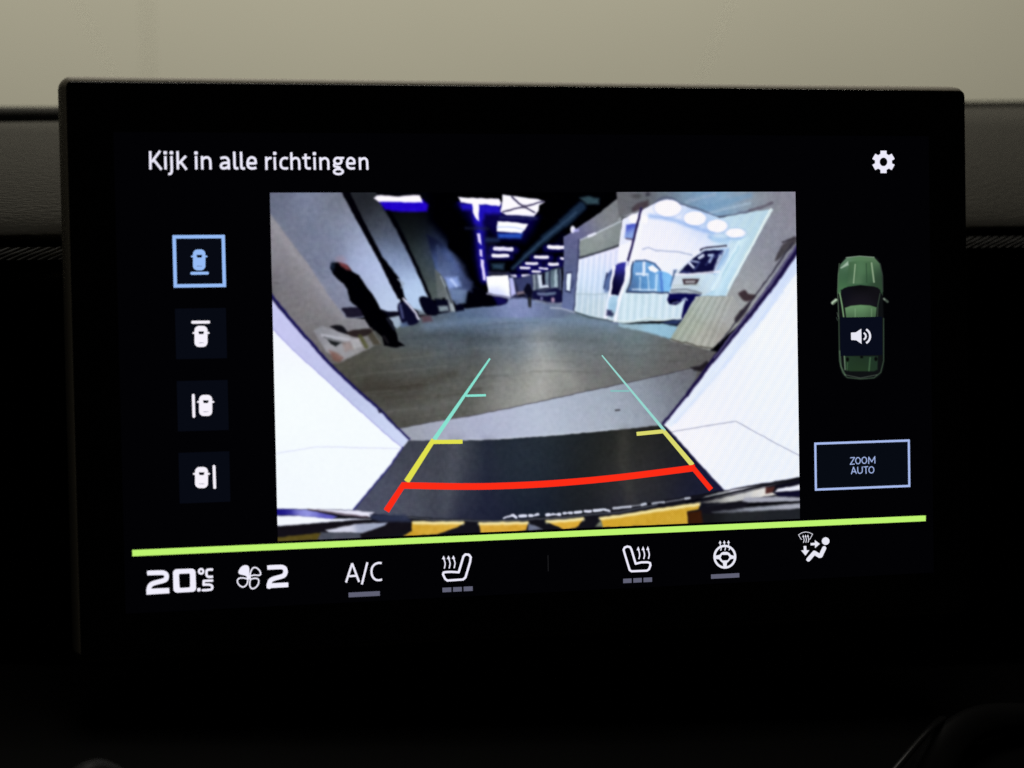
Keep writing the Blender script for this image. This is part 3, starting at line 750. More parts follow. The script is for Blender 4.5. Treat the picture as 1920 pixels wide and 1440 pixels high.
# blue van behind the curtain
pic.poly([(1318, 800), (1335, 705), (1390, 652), (1445, 612), (1480, 600), (1475, 800), (1460, 880), (1370, 840)], [(1350, 760, (86, 104, 140)), (1420, 680, (56, 66, 124)), (1430, 820, (30, 30, 76)), (1390, 850, (60, 64, 96))], 2.5)
pic.poly([(1340, 960), (1440, 900), (1440, 1000), (1380, 1040), (1330, 1020)], (150, 176, 190), 4, .8)
pic.line([(1350, 1000), (1385, 1015)], 6, (40, 44, 70), 3, .9)
pic.line([(1402, 640), (1378, 840), (1335, 1040)], 5, (236, 236, 246), 2)
pic.line([(1345, 690), (1325, 810)], 3, (40, 46, 80), 2, .8)

pic.sheet(*A3)
# upper right wall and roof
pic.poly([(-20, 30), (1430, 30), (1440, 480), (1190, 830), (1000, 1060), (720, 1300), (400, 1220), (600, 870), (850, 870), (1200, 200), (800, 240), (0, 240)],
         [(60, 90, (112, 112, 114)), (200, 80, (96, 96, 100)), (450, 60, (120, 132, 144)), (650, 90, (122, 156, 184)), (850, 150, (132, 166, 196)), (1000, 100, (140, 152, 160)), (1150, 90, (140, 142, 142)), (1300, 100, (134, 130, 142)), (1250, 350, (144, 145, 155)),
          (1150, 550, (148, 150, 157)), (1000, 800, (156, 157, 158)), (1320, 500, (128, 126, 134)), (850, 1050, (158, 158, 154)), (750, 1200, (150, 150, 142)), (1380, 200, (138, 134, 142))], 2)
pic.line([(540, 120), (760, 60)], 6, (156, 172, 188), 4, .6)
pic.line([(650, 180), (1040, 70)], 9, (116, 150, 178), 5, .6)
pic.line([(720, 210), (1040, 130)], 4, (168, 186, 200), 3, .7)
pic.line([(1040, 190), (1120, 170), (1215, 130)], 5, (92, 84, 96), 3, .8)
pic.line([(220, 200), (330, 100), (420, 94), (500, 142), (640, 182), (800, 242), (1040, 195)], 4, (84, 86, 108), 3.2, .7, True)
pic.poly([(105, 170), (150, 130), (235, 108), (240, 150), (180, 190), (110, 205)], (74, 62, 68), 4, .9)
pic.oval((140, 75), 34, 18, (72, 70, 74), 4, .8); pic.oval((232, 62), 18, 14, (52, 52, 60), 3, .8)
pic.line([(0, 260), (170, 185)], 3, (170, 172, 178), 2, .6)
# booth
pic.poly([(30, 260), (170, 195), (290, 130), (390, 100), (490, 145), (640, 190), (800, 248), (1040, 205), (1222, 178), (850, 870), (610, 872), (490, 1052), (0, 1085), (0, 480)],
         [(120, 400, (242, 238, 247)), (300, 330, (240, 235, 247)), (500, 420, (242, 237, 248)), (620, 450, (238, 234, 246)), (300, 540, (240, 236, 246)), (480, 600, (230, 233, 241)), (900, 300, (190, 212, 222)), (1100, 260, (186, 208, 216)), (1000, 480, (178, 206, 212)),
          (850, 700, (186, 214, 226)), (780, 840, (178, 206, 222)), (200, 950, (200, 218, 224)), (60, 1000, (206, 222, 226)), (400, 980, (206, 220, 226)), (880, 480, (214, 226, 234)), (650, 300, (170, 194, 224)), (330, 240, (228, 230, 244))], 1.8)
for i in range(20):
    x = 210 + i * 28
    pic.line([(x, 250 + i * 7), (x - 36, 560 + i * 3)], 2.2, (220, 218, 236), 2.2, .38)
pic.line([(185, 215), (120, 560), (0, 900)], 7, (242, 240, 248), 3, .9)
pic.line([(1215, 190), (1010, 540), (850, 865)], 3.5, (214, 226, 222), 2, .8)
pic.line([(1000, 410), (930, 520), (780, 850)], 9, (206, 228, 234), 6, .7)
pic.line([(950, 480), (820, 700), (740, 830)], 4, (150, 190, 210), 4, .6)
# lamps under the booth roof
pic.line([(250, 235), (420, 260), (560, 310), (740, 370)], 7, (150, 178, 220), 5, .8, True)
pic.line([(720, 400), (800, 425), (960, 400)], 6, (150, 180, 214), 4, .8, True)
pic.poly([(720, 300), (760, 400), (850, 420), (960, 370), (1000, 400), (860, 460), (740, 430)], (176, 204, 226), 5, .8)
for (x, y, rx_, ry_) in ((390, 170, 106, 66), (604, 252, 88, 56), (780, 312, 82, 50), (926, 368, 76, 36)):
    pic.oval((x, y + 4), rx_ + 7, ry_ + 8, (140, 166, 208), 4, .45)
    pic.oval((x, y), rx_, ry_, (248, 240, 250), 2)
pic.oval((205, 260), 24, 32, (248, 242, 252), 2)
# post, small blue box and lamp on the booth's left
pic.poly([(35, 260), (155, 215), (120, 420), (10, 470)], (226, 226, 238), 2.5)
pic.poly([(60, 302), (150, 290), (118, 418), (44, 404)], [(80, 320, (84, 96, 190)), (100, 370, (140, 164, 214))], 2.5)
pic.line([(60, 410), (110, 418)], 3, (70, 60, 90), 2, .8)
pic.oval((122, 255), 38, 38, (248, 242, 252), 2.5)
pic.line([(178, 175), (150, 290), (105, 470), (66, 620)], 4.5, (48, 40, 84), 2)
pic.poly([(-10, 612), (62, 600), (45, 690), (0, 790), (-10, 790)], [(30, 620, (40, 44, 110)), (10, 720, (74, 96, 150))], 2.5)
pic.line([(70, 600), (20, 830)], 5, (240, 238, 248), 2.5, .9)
pic.line([(190, 495), (240, 485), (290, 505), (480, 520), (580, 545)], 2.5, (150, 160, 176), 2, .7)
# blue glazed door seen through the curtain
pic.poly([(100, 620), (135, 592), (205, 584), (285, 612), (330, 668), (400, 690), (432, 720), (405, 842), (58, 838), (95, 770)],
         [(150, 640, (116, 162, 206)), (200, 760, (92, 148, 196)), (270, 760, (110, 158, 204)), (360, 760, (132, 190, 232)), (110, 780, (84, 110, 150))], 2)
pic.line([(200, 600), (196, 700)], 5, (226, 232, 244), 2.5); pic.line([(140, 692), (225, 696)], 4, (220, 230, 240), 2.5)
pic.poly([(232, 640), (268, 622), (318, 664), (290, 682), (245, 668)], (242, 240, 250), 2)
pic.line([(232, 700), (238, 820)], 3, (190, 210, 226), 2, .8); pic.line([(170, 720), (168, 820)], 2.5, (180, 206, 226), 2, .8)
pic.line([(300, 700), (296, 820)], 4, (200, 224, 240), 2, .8); pic.line([(330, 690), (345, 830)], 5, (70, 110, 190), 3, .7)
pic.line([(112, 600), (92, 760), (60, 836), (170, 838), (400, 842)], 3, (52, 58, 84), 2, .9)
pic.line([(130, 594), (205, 584), (285, 612), (328, 664)], 3, (60, 84, 120), 2, .9)
pic.line([(110, 815), (290, 822)], 3, (226, 232, 240), 2, .7)
# curtain folds below
for i in range(17):
    x = 10 + i * 28
    pic.line([(x + 14, 858), (x, 1060 - i * .8)], 2.6, (226, 234, 238) if i % 2 else (178, 200, 208), 2.2, .55)
pic.line([(0, 1078), (160, 1068), (240, 1045), (330, 1058), (490, 1050)], 3, (150, 170, 168), 2.2, .8)
# white car on the lift
pic.poly([(402, 842), (450, 690), (500, 640), (640, 530), (690, 490), (880, 480), (870, 560), (826, 690), (800, 800), (680, 862), (600, 850)],
         [(480, 790, (208, 216, 222)), (700, 760, (206, 222, 230)), (600, 820, (176, 190, 196)), (780, 720, (196, 216, 228)), (850, 560, (170, 196, 220))], 2)
pic.poly([(478, 690), (520, 636), (590, 570), (655, 520), (700, 505), (838, 505), (800, 590), (748, 686), (600, 692)], (24, 24, 62), 2)
pic.line([(650, 505), (700, 486), (850, 470)], 3.5, (40, 40, 60), 2)
pic.line([(835, 500), (865, 505), (790, 640), (760, 690)], 3.5, (150, 180, 214), 2.2)
pic.line([(640, 565), (668, 548)], 6, (200, 206, 222), 2.2); pic.line([(715, 545), (745, 545), (720, 595)], 5, (176, 190, 216), 2.2)
pic.line([(560, 605), (590, 640)], 5, (206, 210, 228), 2); pic.line([(575, 590), (630, 600)], 3, (160, 168, 200), 2)
pic.line([(500, 676), (560, 680)], 4, (70, 76, 130), 2.5, .7); pic.line([(600, 660), (640, 600)], 3, (90, 96, 150), 2.5, .6); pic.line([(690, 620), (760, 540)], 3, (80, 90, 140), 2.5, .5); pic.line([(770, 560), (820, 520)], 4, (110, 130, 180), 2.5, .6)
pic.poly([(436, 664), (462, 660), (430, 740), (410, 790)], (60, 84, 120), 3, .9)
pic.poly([(505, 735), (640, 732), (612, 784), (515, 778)], (66, 52, 58), 2)
pic.poly([(525, 750), (612, 748), (598, 768), (530, 766)], (166, 164, 166), 2)
pic.line([(420, 835), (640, 852)], 4, (132, 136, 140), 2.5, .8)
pic.poly([(385, 900), (402, 848), (500, 845), (655, 858), (608, 880), (560, 960), (520, 1060), (490, 1075), (508, 980), (528, 895), (450, 935), (400, 930)], (20, 18, 76), 2.2)
pic.oval((440, 915), 40, 20, (12, 10, 36), 3); pic.line([(430, 925), (470, 915)], 3, (110, 116, 160), 2, .7)
pic.line([(505, 900), (528, 888), (540, 900)], 3, (190, 200, 220), 2, .8)
pic.poly([(340, 1075), (480, 1050), (520, 1060), (470, 1100), (400, 1085)], (40, 50, 84), 4, .8)
pic.poly([(0, 1092), (340, 1085), (470, 1110), (420, 1215), (240, 1160), (0, 1110)], [(60, 1100, (150, 176, 186)), (300, 1120, (152, 188, 204)), (420, 1160, (144, 180, 196))], 3)
pic.sheet(1100, 355, 4.8)
pic.line([(345, 650), (330, 800), (255, 1175)], 6, (240, 238, 246), 2.5, .95)
pic.poly([(262, 684), (350, 655), (338, 820), (285, 952), (214, 945), (236, 800)], [(300, 690, (56, 54, 150)), (260, 860, (18, 16, 50)), (310, 800, (34, 34, 84))], 2)
pic.line([(248, 700), (222, 830), (205, 940), (165, 1150)], 4.5, (238, 236, 244), 2, .95)
pic.poly([(160, 830), (225, 730), (215, 800), (190, 930), (158, 930)], (96, 116, 160), 3, .8)
pic.poly([(205, 965), (285, 960), (255, 1090), (180, 1090)], (160, 196, 216), 3, .8)
pic.poly([(180, 1085), (225, 1090), (215, 1140), (172, 1135)], (54, 56, 92), 2.5, .9)
pic.line([(240, 1188), (420, 1188), (540, 1160), (640, 1176), (850, 1160)], 3, (226, 234, 232), 2, .8)
pic.line([(800, 768), (960, 762), (1190, 740)], 4, (236, 232, 238), 2, .85)
pic.line([(760, 905), (900, 900), (1030, 935)], 3.5, (112, 116, 124), 2.2, .8)
pic.line([(780, 868), (1010, 860)], 3, (178, 188, 184), 2.5, .7)
pic.line([(1370, 475), (1240, 690), (1130, 900)], 5, (220, 236, 240), 3, .8)
pic.line([(1300, 460), (1180, 640)], 3, (206, 220, 236), 2.5, .7)
pic.line([(1655, 175), (1480, 520), (1270, 890)], 3, (232, 238, 234), 1.8, .8)
pic.poly([(690, 1195), (790, 1180), (850, 1165), (800, 1215), (720, 1212)], (52, 66, 104), 3, .85)
pic.line([(1010, 580), (1060, 545), (1240, 520)], 3, (226, 232, 240), 2, .7)
pic.line([(1180, 570), (1140, 690)], 3.5, (26, 24, 70), 2.5, .8)
pic.line([(1200, 600), (1150, 730)], 5, (196, 208, 228), 2.5, .8)
pic.sheet(*A3)
# plastic curtain at the right
pic.poly([(612, 872), (700, 868), (900, 872), (1005, 1000), (900, 1110), (745, 1282), (640, 1270), (520, 1240), (410, 1208)], [(560, 1100, (160, 168, 152)), (700, 950, (172, 178, 170)), (650, 1200, (172, 170, 158)), (850, 1000, (164, 164, 160)), (780, 1180, (160, 156, 148))], 2)
for i in range(12):
    t = i / 11
    pic.line([(640 + 260 * t, 880), (430 + 300 * t, 1205 + 70 * t)], 2.2, (186, 188, 176) if i % 2 else (138, 142, 130), 2, .5)
pic.line([(410, 1210), (450, 1222), (500, 1240), (530, 1235), (620, 1268), (745, 1282)], 3, (84, 80, 72), 2, .8)
# dark fittings along the near right edge
pic.poly([(950, 850), (1000, 820), (1030, 850), (1090, 860), (1060, 900), (990, 905)], (66, 54, 58), 3, 1.0, True)
pic.poly([(1240, 590), (1265, 520), (1310, 450), (1400, 395), (1410, 440), (1290, 560)], (74, 70, 74), 3, 1.0, True)
pic.line([(1300, 440), (1390, 410)], 3, (60, 56, 62), 2.5)
pic.poly([(920, 1040), (990, 960), (1040, 910), (1020, 980), (940, 1080)], (60, 54, 60), 3, 1.0, True)
pic.poly([(570, 1430), (640, 1425), (700, 1380), (720, 1400), (660, 1470), (600, 1460)], (40, 36, 40), 3)

# -- the white flanks of the load bay left and right
pic.sheet(*A4)
pic.poly([(30, -495), (200, -310), (470, 0), (700, 205), (900, 375), (1000, 480), (1128, 608), (1085, 668), (990, 800), (850, 970), (680, 1168), (30, 1162)],
         [(200, 300, (241, 243, 255)), (500, 700, (240, 242, 254)), (300, 1000, (238, 240, 252)), (100, -200, (238, 238, 252))], 1.6)
pic.poly([(30, -510), (200, -315), (480, 0), (700, 205), (900, 375), (1000, 480), (1128, 608), (1080, 668), (1000, 612), (830, 462), (640, 292), (480, 142), (320, 0), (170, -140), (30, -290)],
         [(100, -330, (196, 194, 226)), (400, 0, (192, 192, 222)), (650, 230, (186, 190, 216)), (900, 440, (196, 202, 226)), (1050, 600, (206, 212, 232))], 2)
pic.line([(30, -290), (170, -140), (320, 0), (480, 142), (640, 292), (830, 462), (1000, 612), (1075, 670)], 1.8, (150, 146, 196), 1.6, .8)
pic.line([(30, -540), (200, -330), (490, 0), (700, 200), (900, 372), (1000, 478), (1130, 605)], (6.5, 3.5), (34, 30, 84), 2.2)
pic.poly([(880, 372), (912, 376), (922, 400), (890, 400)], (34, 32, 60), 2)
pic.line([(80, 722), (250, 690), (400, 668), (560, 670), (1060, 684)], 1.4, (206, 206, 218), 1.2, .9)
pic.line([(1080, 672), (990, 805), (850, 975), (690, 1165)], 2.2, (40, 38, 110), 1.8)
pic.sheet(*A6)
pic.poly([(1460, -950), (1405, -870), (1190, -560), (1000, -320), (740, 0), (540, 265), (352, 488), (450, 600), (600, 760), (720, 900), (835, 1015), (1140, 975), (1460, 905)],
         [(900, 300, (234, 234, 246)), (1300, 200, (234, 236, 248)), (1000, 800, (232, 234, 246)), (600, 600, (240, 236, 246)), (1350, -300, (238, 238, 248))], 1.6)
pic.poly([(1460, -890), (1405, -830), (1000, -290), (760, 0), (560, 260), (358, 480), (420, 512), (560, 350), (860, 0), (1130, -330), (1460, -780)],
         [(1380, -780, (206, 216, 240)), (1100, -400, (214, 222, 244)), (800, 0, (220, 226, 242)), (560, 300, (226, 230, 242))], 2)
pic.line([(1300, -560), (1000, -170), (700, 190), (450, 470)], 5, (206, 216, 236), 4, .7)
pic.line([(1460, -960), (1405, -880), (1190, -575), (1000, -330), (740, -10), (540, 258), (352, 482)], (14, 4.5), (34, 26, 68), 2.5)
pic.line([(1400, -915), (1190, -600), (1000, -355), (760, -40)], (5, 2.5), (104, 98, 128), 2.2, .8)
pic.line([(1380, -950), (1180, -660), (1000, -420), (800, -150)], 3, (46, 42, 56), 2.2, .8)
pic.line([(420, 550), (700, 500), (930, 465), (1080, 550), (1230, 630), (1440, 740)], 1.6, (150, 150, 156), 1.2, .9)
pic.line([(370, 510), (480, 630), (640, 810), (835, 1018)], 2.6, (24, 22, 44), 2)

# -- rear bumper along the bottom
pic.sheet(*A5)
pic.poly([(-1300, 1162), (-755, 1168), (-400, 1215), (0, 1238), (450, 1254), (760, 1236), (1440, 1176), (1740, 1106), (2290, 1012), (2560, 960), (2900, 905), (2900, 1500), (-1300, 1500)], (28, 27, 34), 1.8)
pic.line([(-300, 1225), (0, 1246), (450, 1258), (900, 1236), (1440, 1186), (1740, 1130)], 3, (96, 100, 106), 2, .7)
pic.sheet(*A4)
pic.poly([(60, 1215), (250, 1215), (540, 1238), (830, 1240), (520, 1262), (60, 1305)], (238, 238, 250), 2)
pic.poly([(330, 1162), (690, 1172), (850, 1190), (820, 1225), (600, 1208)], (226, 222, 232), 2)
pic.poly([(60, 1160), (320, 1166), (560, 1222), (520, 1240), (230, 1214), (60, 1210)], [(130, 1185, (36, 30, 128)), (300, 1195, (150, 150, 214)), (480, 1225, (96, 92, 178))], 2)
pic.line([(330, 1166), (600, 1202), (800, 1226)], 3, (84, 66, 76), 2, .85)
pic.poly([(60, 1300), (700, 1255), (960, 1245), (1150, 1270), (1155, 1325), (1020, 1372), (760, 1392), (60, 1392)], (28, 25, 31), 2)
pic.poly([(470, 1330), (700, 1282), (960, 1268), (935, 1292), (760, 1352), (500, 1348)], [(550, 1330, (206, 204, 216)), (850, 1285, (160, 164, 182))], 2)
pic.poly([(430, 1345), (740, 1352), (760, 1420), (390, 1420)], (80, 82, 92), 2.5)
pic.poly([(60, 1390), (430, 1352), (400, 1405), (60, 1425)], (92, 80, 36), 2)
pic.poly([(820, 1205), (1100, 1208), (1150, 1262), (900, 1262), (830, 1240)], (52, 58, 80), 4, .9)
pic.sheet(*A5)
YEL = [(0, 1290, (206, 160, 58)), (300, 1280, (226, 184, 84)), (500, 1330, (206, 150, 48)), (1000, 1280, (216, 170, 66)), (1400, 1250, (214, 164, 52)), (1700, 1250, (196, 156, 50)), (-200, 1330, (206, 160, 50)), (1800, 1200, (206, 164, 60))]
for q in ([(-205, 1262), (218, 1265), (165, 1302), (0, 1362), (-90, 1368), (-270, 1378), (-205, 1335)], [(328, 1270), (722, 1264), (704, 1330), (600, 1345), (345, 1352)], [(858, 1258), (1164, 1234), (1120, 1292), (1095, 1312), (1010, 1322), (925, 1288)],
          [(1288, 1228), (1440, 1212), (1740, 1160), (2090, 1112), (2070, 1160), (1985, 1182), (1985, 1282), (1440, 1305), (1310, 1308)]):
    pic.poly(q, YEL, 1.8)
for q in ([(-190, 1270), (200, 1272)], [(335, 1278), (715, 1272)], [(870, 1262), (1155, 1242)], [(1295, 1236), (1440, 1220), (1740, 1172), (2080, 1122)]):
    pic.line(q, 5, (246, 236, 184), 3.5, .9)
pic.poly([(722, 1282), (770, 1290), (835, 1322), (720, 1332)], (112, 116, 134), 2.5)
pic.poly([(1255, 1302), (1298, 1250), (1312, 1304)], (124, 128, 108), 2.5)
# mirrored lettering on the edge, too small to read
INKW = (226, 226, 238)
pic.sheet(930, 930, 10.105)
pic.line([(145, 425), (220, 392), (290, 372), (330, 372)], (2.5, 4.6), INKW, 1.3)
for (a, b, w_) in (((325, 370), (375, 402), 4.8), ((440, 380), (565, 371), 4.8), ((632, 369), (675, 368), 5.2), ((690, 374), (740, 370), 2.6), ((745, 363), (798, 350), 4.6), ((960, 362), (1000, 356), 5.8), ((1000, 366), (1080, 350), 3.4), ((1080, 350), (1170, 356), 3.4),
                   ((1185, 350), (1205, 350), 5.8), ((1278, 331), (1312, 328), 4.4), ((1320, 328), (1380, 324), 2.6), ((1385, 322), (1438, 318), 4.6), ((1495, 310), (1612, 299), 4.6), ((1682, 293), (1795, 286), 4.6), ((1855, 276), (1985, 266), 4.6)):
    pic.line([a, b], w_, INKW, 1.3)
pic.sheet(1110, 910, 9.6)
for (a, b, w_, al) in (((40, 455), (165, 444), 4.4, 1), ((195, 435), (240, 440), 4.2, 1), ((240, 442), (312, 460), 4, 1), ((395, 412), (690, 386), 4.2, .85), ((700, 380), (850, 357), 3, .5), ((885, 354), (965, 338), 4.4, .9), ((1085, 324), (1300, 300), 3.8, .75), ((1340, 298), (1640, 246), 3, .4), ((1675, 240), (1750, 228), 4, .85)):
    pic.line([a, b], w_, (216, 218, 228), 1.3, al)
pic.sheet(*A6)
pic.poly([(640, 1115), (870, 1060), (1165, 990), (1250, 1050), (1000, 1090), (870, 1110), (700, 1135)], [(900, 1050, (206, 202, 194)), (1100, 1020, (224, 218, 208)), (750, 1100, (120, 118, 116)), (1000, 1080, (176, 176, 176))], 2.5)
pic.poly([(690, 1062), (840, 1018), (1140, 975), (1440, 905), (1440, 912), (1140, 990), (830, 1060), (640, 1090)], [(760, 1060, (150, 150, 150)), (1000, 1010, (228, 226, 232))], 2)
pic.line([(540, 1108), (700, 1076), (830, 1048), (1140, 980), (1460, 908)], 3.6, (14, 14, 20), 1.6)
pic.poly([(655, 1112), (870, 1112), (730, 1136), (640, 1150)], (26, 26, 34), 2.5)
pic.poly([(1165, 988), (1240, 982), (1215, 1030), (1165, 1040)], (84, 50, 46), 2.5)
pic.poly([(1235, 988), (1460, 930), (1460, 962), (1290, 1000)], (22, 20, 34), 2)
pic.poly([(1260, 1004), (1460, 962), (1460, 1012), (1236, 1028)], (228, 226, 234), 2)
pic.poly([(1226, 1032), (1460, 1012), (1460, 1066), (1280, 1066)], (24, 22, 46), 2)
pic.poly([(1000, 1072), (1280, 1064), (1460, 1070), (1460, 1098), (1050, 1112), (980, 1100)], (160, 160, 168), 2.5)
pic.poly([(1050, 1112), (1460, 1100), (1460, 1116), (1100, 1146), (990, 1152)], (18, 18, 22), 2)
pic.poly([(740, 1186), (1000, 1152), (1460, 1112), (1460, 1158), (1000, 1192), (820, 1200)], [(850, 1180, (96, 98, 104)), (1100, 1165, (146, 148, 156)), (1400, 1140, (166, 166, 174))], 3)
pic.poly([(660, 1200), (1460, 1160), (1460, 1300), (660, 1300)], [(700, 1240, (30, 30, 32)), (1000, 1220, (54, 56, 58)), (1300, 1220, (40, 42, 46)), (1000, 1280, (30, 32, 34))], 3)
pic.poly([(545, 1188), (650, 1172), (672, 1280), (552, 1280)], (62, 34, 20), 3)

# -- camera noise, block softness and the fine weave of the panel
rng = np.random.default_rng(4)
h, w = pic.u.shape
pic.X, pic.Y = X_true, Y_true
base = pic.C * np.array([0.985, 1.0, 1.025])
base = np.clip(132 + (base - 132) * 1.09, 0, 255)
soft = smooth(base, 1)
pic.C = 0.75 * smooth(soft, 1) + 0.25 * (base + 0.3 * (base - smooth(base, 4)))   # soft video with a little edge boost
g1 = smooth(rng.normal(size=(h, w)), 2) * 5; g2 = smooth(rng.normal(size=(h, w, 3)), 4) * 9; g3 = smooth(rng.normal(size=(h, w)), 12) * 25
lum = pic.C.mean(2, keepdims=True)
amp = np.clip(lum / 90, .12, 1) * np.clip((275 - lum) / 120, .15, 1)
pic.C = pic.C + amp * (g1[..., None] * 2.2 + g2 * 0.55 + g3[..., None] * 0.6)
jj, ii = np.mgrid[0:h, 0:w]
weave = np.sin(ii * 2 * np.pi / 3.02) * np.sin(jj * 2 * np.pi / 3.02)
side = np.clip((pic.u - (-.1)) / .35, 0.12, 1)
pic.C = pic.C * (1 + 0.09 * (weave * side)[..., None])
moire = np.sin((pic.X * 0.62 + pic.Y * 0.36) * 2 * np.pi / 11.5) * np.clip((pic.u - .1) / .25, 0, 1) * np.clip((lum[..., 0] - 150) / 60, 0, 1)
pic.C = pic.C * (1 + 0.011 * moire[..., None] * np.array([1.0, .6, -.3]))
view = pic.build('camera_picture', 'pic', ts, 'rear camera picture of a workshop hall seen from a white load bay')

def guide(pts, w0, colr, label, taper=1.0, curve=False, layer='tile', butt=True):
    I = Ink(0, 0, 1); I.thin = 0.1
    if taper == 1.0: I.stroke(pts, w0, curve, butt=butt)
    else:
        (xa, ya), (xb, yb) = pts[0], pts[-1]
        L = math.hypot(xb - xa, yb - ya); nx_, ny_ = -(yb - ya) / L, (xb - xa) / L
        a, b = w0 / 2, w0 * taper / 2
        I.poly([(xa + nx_ * a, ya + ny_ * a), (xb + nx_ * b, yb + ny_ * b), (xb - nx_ * b, yb - ny_ * b), (xa - nx_ * a, ya - ny_ * a)])
    return I.build('guide_line', layer, glow(colr), view, label)
TEAL, TEAL2, YLW, YLW2, RED = (136, 226, 208), (150, 216, 208), (226, 226, 78), (220, 218, 110), (252, 44, 22)
guide([(918.5, 672), (814, 824)], 3.6, TEAL, 'teal left guide line', 2.3)
guide([(873, 742), (911, 741)], 4.6, TEAL, 'teal left tick')
guide([(1128, 666), (1246, 808)], 2.6, TEAL2, 'teal right guide line', 2.2)
guide([(1144, 733), (1180, 733)], 3.6, (136, 190, 190), 'pale teal right tick')
guide([(813, 824), (762, 903)], 9, YLW, 'yellow left guide line', 1.25)
guide([(810, 828.5), (867, 828)], 8, YLW, 'yellow left tick', layer='ink')
guide([(1243, 807), (1298, 872)], 8, YLW2, 'yellow right guide line', 1.15)
guide([(1193, 813.5), (1244, 808.5)], 7.6, YLW2, 'yellow right tick', layer='ink')
guide([(758, 906), (724, 958)], 10.5, RED, 'red left guide line', 1.15)
guide([(755, 910), (860, 912), (940, 911), (1040, 906), (1160, 895), (1303, 877)], 12.6, RED, 'red cross line', curve=True, layer='ink')
guide([(1298, 876), (1333, 918)], 9.5, RED, 'red right guide line', 1.0)

# ------------------------------------------------------------------ title and settings wheel
t1 = Ink(260, 260, 8.727); SW = 45
def both(ink, strokes, w):
    for st in strokes: ink.stroke(st[0], w, curve=st[1] if len(st) > 1 else False, butt=True)
both(t1, [([(188, 203), (194, 508)],), ([(352, 200), (212, 385)],), ([(240, 338), (375, 510)],),
          ([(435, 284), (441, 508)],), ([(535, 284), (540, 420), (541, 520), (533, 562), (512, 578), (482, 580)], True),
          ([(635, 203), (642, 508)],), ([(775, 284), (655, 408)],), ([(678, 372), (785, 510)],),
          ([(938, 284), (943, 508)],), ([(1035, 284), (1042, 508)],), ([(1040, 350), (1070, 320), (1108, 308), (1146, 318), (1167, 352), (1172, 400), (1174, 450), (1176, 508)], True),
          ([(1335, 324), (1395, 310), (1440, 318), (1466, 350), (1472, 400), (1474, 450), (1476, 508)], True),
          ([(1472, 398), (1405, 398), (1362, 415), (1346, 448), (1360, 478), (1400, 487), (1440, 475), (1472, 450)], True),
          ([(1562, 212), (1566, 340), (1570, 455), (1580, 482), (1602, 488), (1630, 482)], True), ([(1673, 214), (1677, 340), (1680, 458), (1690, 484), (1713, 490), (1742, 484)], True),
          ([(1785, 406), (1850, 406), (1918, 405)],),
          ([(1915, 418), (1908, 350), (1885, 320), (1848, 308), (1810, 322), (1788, 360), (1781, 405), (1789, 452), (1815, 480), (1856, 489), (1900, 483), (1926, 474)], True)], SW)
for d in ((433, 232), (535, 232), (937, 236)): t1.poly([(d[0] - 12, d[1] - 10), (d[0] + 12, d[1] - 10), (d[0] + 12, d[1] + 10), (d[0] - 12, d[1] + 10)], 19)
t1.o = (480, 260)
both(t1, [([(165, 294), (172, 514)],), ([(170, 370), (192, 335), (222, 320), (258, 322)], True), ([(303, 300), (311, 514)],),
          ([(522, 328), (480, 317), (437, 327), (408, 365), (402, 410), (410, 455), (437, 483), (480, 490), (527, 484)], True),
          ([(575, 222), (583, 514)],), ([(581, 356), (612, 328), (650, 318), (684, 331), (702, 368), (706, 430), (709, 514)], True),
          ([(808, 246), (811, 350), (814, 440), (823, 474), (848, 488), (897, 486)], True), ([(752, 317), (892, 317)],),
          ([(955, 302), (961, 514)],), ([(1050, 302), (1058, 514)],), ([(1056, 360), (1088, 331), (1125, 321), (1160, 335), (1179, 375), (1182, 440), (1184, 514)], True),
          ([(1370, 318), (1442, 318)],), ([(1292, 408), (1276, 432), (1290, 456), (1335, 464), (1385, 480)], True),
          ([(1492, 408), (1550, 408), (1612, 407)],),
          ([(1609, 420), (1604, 360), (1581, 330), (1546, 318), (1511, 332), (1493, 370), (1489, 412), (1498, 458), (1526, 483), (1566, 490), (1620, 483)], True),
          ([(1695, 305), (1703, 514)],), ([(1701, 362), (1733, 333), (1770, 323), (1800, 337), (1815, 375), (1818, 440), (1821, 514)], True)], SW - 2)
t1.ring((1338, 366), 58, 50, 44); t1.ring((1347, 540), 72, 42, 42)
for d in ((305, 243), (953, 247)): t1.poly([(d[0] - 12, d[1] - 10), (d[0] + 12, d[1] - 10), (d[0] + 12, d[1] + 10), (d[0] - 12, d[1] + 10)], 18)
t1.build('title_text', 'ink', glow(WHITE), ts, 'white title reading Kijk in alle richtingen', 0.4)

gear = Ink(1600, 270, 17.455)
cg = (974, 589)
gear.disc(cg, 283)
for i in range(6):
    a = math.radians(60 * i + 90); ca, sa = math.cos(a), math.sin(a)
    q = [(-100, 150), (100, 150), (100, 366), (-100, 366)]
    gear.poly([(cg[0] + x * sa + y * ca, cg[1] - x * ca + y * sa) for x, y in q], 6)
gear.disc(cg, 118, 132, cut=True)
gear.build('settings_symbol', 'ink', glow(WHITE), ts, 'white settings gear', 0.4)

